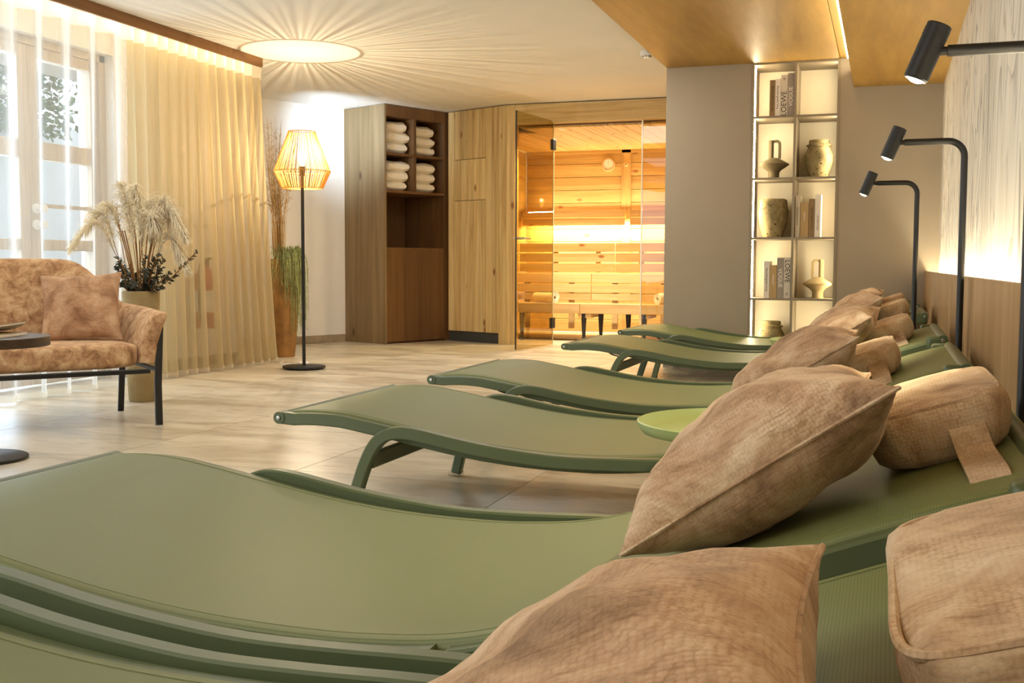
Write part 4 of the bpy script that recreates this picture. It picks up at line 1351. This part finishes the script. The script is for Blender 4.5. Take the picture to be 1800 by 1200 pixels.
# ================================================================== ROUND SIDE TABLE WITH MAGAZINES
tb = empty('side_table', (-3.388, 3.41, 0))
tag(tb, 'round dark side table on a black disc foot before the sofa', 'table')
MB().lathe([(0, 0), (.172, 0), (.175, .003), (.175, .012), (.168, .016), (0, .018)], 56).build('foot', 'black', tb)
MB().tube([(0, 0, .015), (0, 0, .2), (0, 0, .455)], .017, 16, up=(0, 1, 0)).build('column', 'black', tb)
MB().lathe([(0, .453), (.264, .453), (.266, .456), (.266, .489), (.264, .491), (0, .491)], 64).build('table_top', 'table_dark', tb, angle=40)


def magazine(loc, rz, w, h, t, mat, label, curl):
    r = empty('magazine', loc, rz)

    def fn(u, v):
        return (w * (u - .5), h * (v - .5), t + curl * (max(0, u - .35) ** 2) * (1 + .6 * v))
    m = MB(); nu, nv = 12, 6
    top = [fn(i / nu, j / nv) for j in range(nv + 1) for i in range(nu + 1)]
    bot = [(x, y, max(0, z - t)) for x, y, z in top]
    k = len(top); fs = []
    for j in range(nv):
        for i in range(nu):
            a = j * (nu + 1) + i; fs.append((a, a + 1, a + nu + 2, a + nu + 1)); fs.append((a + k, a + nu + 1 + k, a + nu + 2 + k, a + 1 + k))
    for i in range(nu):
        fs.append((i, i + k, i + 1 + k, i + 1)); a = nv * (nu + 1) + i; fs.append((a, a + 1, a + 1 + k, a + k))
    for j in range(nv):
        a = j * (nu + 1); b = a + nu + 1; fs.append((a, b, b + k, a + k)); a += nu; b += nu; fs.append((a, a + k, b + k, b))
    m.add(top + bot, fs).build('pages', 'paper', r, False)
    cv = [(x, y, z + .0012) for x, y, z in top]
    MB().add(cv + top, [(j * (nu + 1) + i, j * (nu + 1) + i + 1, (j + 1) * (nu + 1) + i + 1, (j + 1) * (nu + 1) + i) for j in range(nv) for i in range(nu)]).build('cover', mat, r)
    tag(r, label, 'magazine', 'magazines on the side table')


magazine((-3.36, 3.41, .4915), .25, .21, .28, .010, 'book_brown', 'lower brown magazine lying on the round side table', .0)
magazine((-3.39, 3.43, .5035), .05, .20, .27, .006, 'book_pale', 'upper pale magazine with curled pages on the round side table', .05)

# ================================================================== PAMPAS POT
pp = empty('pampas_pot', (-3.985, 5.20, 0))
tag(pp, 'tall sandy cylinder pot of pampas plumes and dark eucalyptus behind the sofa', 'potted plant')
MB().lathe([(0, 0), (.072, 0), (.078, .01), (.084, .15), (.095, .38), (.102, .60), (.103, .622), (.096, .626), (.092, .61), (.088, .55), (0, .54)], 44).build('pot', 'clay', pp)
rr = random.Random(5)


def plume(base, tip, droop, nb, blen, name='plume'):
    """a stem that arches over with a tuft of fine barbs along its upper half"""
    b, t = Vector(base), Vector(tip); mid = (b * .4 + t * .6) + Vector((0, 0, droop))
    stem = smooth_path([b, (b + mid) / 2 + Vector((0, 0, .03)), mid, t], 8)
    MB().tube(stem, .0022, 5, up=(0, 1, 0)).build('stem', 'stem', pp)
    m = MB()
    for k in range(int(nb * 1.7)):
        f = .38 + .62 * rr.random() ** .85
        i = min(int(f * (len(stem) - 1)), len(stem) - 2)
        p = stem[i].lerp(stem[i + 1], rr.random()); tg = (stem[i + 1] - stem[i]).normalized()
        s = Vector((rr.uniform(-1, 1), rr.uniform(-1, 1), rr.uniform(-.6, .6)))
        s = (s - tg * s.dot(tg)).normalized()
        L = blen * rr.uniform(.5, 1.15) * (1.15 - .6 * abs(f - .68) / .32)
        d1 = (tg * .7 + s * .55).normalized(); e = p + d1 * L * .55; q = e + (tg * .5 + s * .5 + Vector((0, 0, -.75))).normalized() * L * .5
        wd_ = tg.cross(s).normalized() * rr.uniform(.0010, .0021)
        m.add([p - wd_, p + wd_, e + wd_, e - wd_, q], [(0, 1, 2, 3), (3, 2, 4)])
    m.build(name, 'plume', pp)['kind'] = 'stuff'


cr_ = Vector((cos(_yaw), sin(_yaw), 0)); cf_ = Vector((-sin(_yaw), cos(_yaw), 0))


def pt(a, b, z): v = cr_ * a + cf_ * b; return (v.x, v.y, z)


# (sideways, depth, height of tip), droop, barbs, length
for (tip, dr, nb_, bl_) in ((( -.30, .02, .98), .24, 330, .105), ((-.37, -.05, .86), .26, 300, .10), ((-.12, .05, 1.22), .10, 420, .115), ((-.02, -.02, 1.20), .14, 380, .11), ((-.22, .08, 1.10), .18, 320, .10),
                            ((.16, .0, 1.10), .22, 380, .11), ((.27, -.04, .92), .30, 380, .11), ((.20, .06, .80), .34, 320, .10), ((.10, -.06, .98), .22, 360, .11), ((.26, .03, .74), .26, 280, .095), ((.05, .08, 1.12), .14, 300, .10)):
    a0 = rr.uniform(0, 6.28)
    plume(pt(cos(a0) * .03 + tip[0] * .12, sin(a0) * .03, .58), pt(*tip), dr, nb_, bl_)


def sprig(base, tip, n, size, droop=.02, mat='leaf_dark'):
    b, t = Vector(base), Vector(tip)
    st = smooth_path([b, b.lerp(t, .5) + Vector((0, 0, droop)), t], 8)
    MB().tube(st, .0028, 5, up=(0, 1, 0)).build('stem', 'stem', pp)
    m = MB()
    for k in range(n):
        f = .12 + .88 * k / n; i = min(int(f * (len(st) - 1)), len(st) - 2)
        p = st[i].lerp(st[i + 1], f * (len(st) - 1) - i); tg = (st[i + 1] - st[i]).normalized()
        s = Vector((rr.uniform(-1, 1), rr.uniform(-1, 1), rr.uniform(-1, 1))); s = (s - tg * s.dot(tg)).normalized()
        L = size * rr.uniform(.7, 1.2) * (1.1 - .5 * f); w = tg.cross(s).normalized() * L * .42; d = (s * .85 + tg * .5).normalized() * L; up = tg * .12 * L
        m.add([p, p + d * .45 + w + up, p + d, p + d * .45 - w + up, p + d * .5 - up * .3], [(0, 1, 4), (1, 2, 4), (2, 3, 4), (3, 0, 4)])
    m.build('foliage', mat, pp)['kind'] = 'stuff'


sprig(pt(.04, -.02, .60), pt(.345, -.10, .845), 44, .035, -.02)
sprig(pt(.03, -.04, .60), pt(.20, -.10, .73), 34, .040, .0)
for k in range(15):
    a0 = rr.uniform(0, 6.28); rad = rr.uniform(.07, .17)
    sprig(pt(cos(a0) * .04, sin(a0) * .04, .58), pt(cos(a0) * rad, sin(a0) * rad * .8, .66 + rr.uniform(0, .17)), 26, .042, .02)
for k in range(9):
    a0 = rr.uniform(0, 6.28)
    MB().tube(smooth_path([pt(cos(a0) * .03, sin(a0) * .03, .56), pt(cos(a0) * .05 - .01, sin(a0) * .05, .75), pt(cos(a0) * .10 - .02, sin(a0) * .1, .90 + rr.uniform(0, .1))], 5), .004, 6, up=(0, 1, 0)).build('stem', 'stem', pp)

# ================================================================== TALL POT IN THE CORNER
M['bronze_clay'] = m_plain('rust_glaze', (150, 108, 56), .6, 0, .4, .35, 7, .2)
tp = empty('planter', (-4.80, 8.14, 0))
tag(tp, 'tall tapering rust glazed planter of dry grass and trailing green by the lamp', 'potted plant')
MB().lathe([(0, 0), (.082, 0), (.086, .01), (.115, .30), (.140, .60), (.146, .74), (.140, .80), (.143, .815), (.136, .822), (.130, .80), (.125, .74), (0, .73)], 40).build('pot', 'bronze_clay', tp)
rr = random.Random(9)
m = MB()
for k in range(64):
    a0 = rr.uniform(0, 6.28); ra = rr.uniform(0, .05); out = rr.uniform(.02, .17); zt = rr.uniform(1.35, 2.02)
    sx = -.03 + out * cos(a0); sy = out * sin(a0)
    st = smooth_path([pt(ra * cos(a0) - .03, ra * sin(a0), .72), pt(-.03 + ra * cos(a0) * 1.3, ra * sin(a0) * 1.3, 1.1), pt(-.03 + sx * .6, sy * .6, (1.1 + zt) / 2), pt(sx, sy, zt)], 4)
    m.tube(st, .0026, 4, scales=[1 - .7 * i / (len(st) - 1) for i in range(len(st))], up=(0, 1, 0))
    if k % 2 == 0:
        for j in range(14):
            f = rr.uniform(.5, 1); i = min(int(f * (len(st) - 1)), len(st) - 2); p = st[i]
            d = Vector((rr.uniform(-1, 1), rr.uniform(-1, 1), rr.uniform(.3, 1.3))).normalized() * rr.uniform(.04, .11)
            m.tube([p, p + d * .6, p + d + Vector((0, 0, -.01))], .0011, 3, up=(0, 1, 0))
m.build('dry_grass', 'dry', tp)['kind'] = 'stuff'
m = MB()
for k in range(170):
    a0 = rr.gauss(-.7, .75); o0 = rr.uniform(.03, .12)
    rb = rr.uniform(.15, .20); L = rr.uniform(.12, .62) * (1 if abs(a0 + .3) < .7 else .6)
    st = smooth_path([pt(o0 * cos(a0), o0 * sin(a0), .80), pt(.13 * cos(a0), .13 * sin(a0), .88 + rr.uniform(-.02, .05)), pt(rb * cos(a0), rb * sin(a0), .80), pt((rb + rr.uniform(-.01, .02)) * cos(a0 + rr.uniform(-.15, .15)), (rb) * sin(a0), .80 - L)], 5)
    m.tube(st, .0013, 3, up=(0, 1, 0))
    for j in range(26):
        i = rr.randrange(4, len(st)); p = st[i]
        d = Vector((rr.uniform(-1, 1), rr.uniform(-1, 1), rr.uniform(-.9, .7))).normalized() * rr.uniform(.016, .040)
        w = Vector((-d.y, d.x, 0)).normalized() * .0026 if (d.x or d.y) else Vector((.0026, 0, 0))
        m.add([p - w, p + w, p + d], [(0, 1, 2)])
m.build('trailing_foliage', 'fern', tp)['kind'] = 'stuff'

# ================================================================== SMOKE DETECTOR
r = empty('smoke_detector', (-1.685, 7.98, CEIL))
MB().lathe([(0, -.050), (.022, -.050), (.030, -.044), (.033, -.034), (.048, -.030), (.052, -.022), (.052, 0), (0, 0)], 36).build('housing', 'white_plastic', r)
for k in range(8):
    a = 2 * pi * k / 8
    MB().box((.030, -.006, -.042), (.0335, .006, -.036), Matrix.Rotation(a, 4, 'Z')).build('vent', 'black', r, False)
tag(r, 'white smoke detector on the ceiling beside the wooden panel', 'smoke detector')

# ================================================================== OUTSIDE
struct(MB().box((-14, -2, -.3), (-5.26, 13, -.08)).build('ground_outside', 'ground_out', None, False))
struct(MB().box((-8.4, 2.0, -.08), (-8.2, 14.0, 2.2)).build('wall_outside', 'plaster_out', None, False))
M['ivy_l'] = M['ivy']
ivy = MB(); rr = random.Random(21)
for k in range(2400):
    y = 7.9 + rr.random() * 1.35; z = 2.05 + rr.random() * 1.15; x = -8.15 + rr.uniform(-.1, .35)
    d = Vector((rr.uniform(.2, 1), rr.uniform(-1, 1), rr.uniform(-1, .4))).normalized() * rr.uniform(.05, .10)
    w = d.cross(Vector((rr.uniform(-1, 1), rr.uniform(-1, 1), 1))).normalized() * d.length * .38
    p = Vector((x, y, z))
    ivy.add([p, p + d * .4 + w, p + d, p + d * .4 - w], [(0, 1, 2, 3)])
iv = ivy.build('ivy', 'ivy', None, False)
tag(iv, 'green ivy hanging outside the upper left window panes', 'ivy', None, 'stuff')
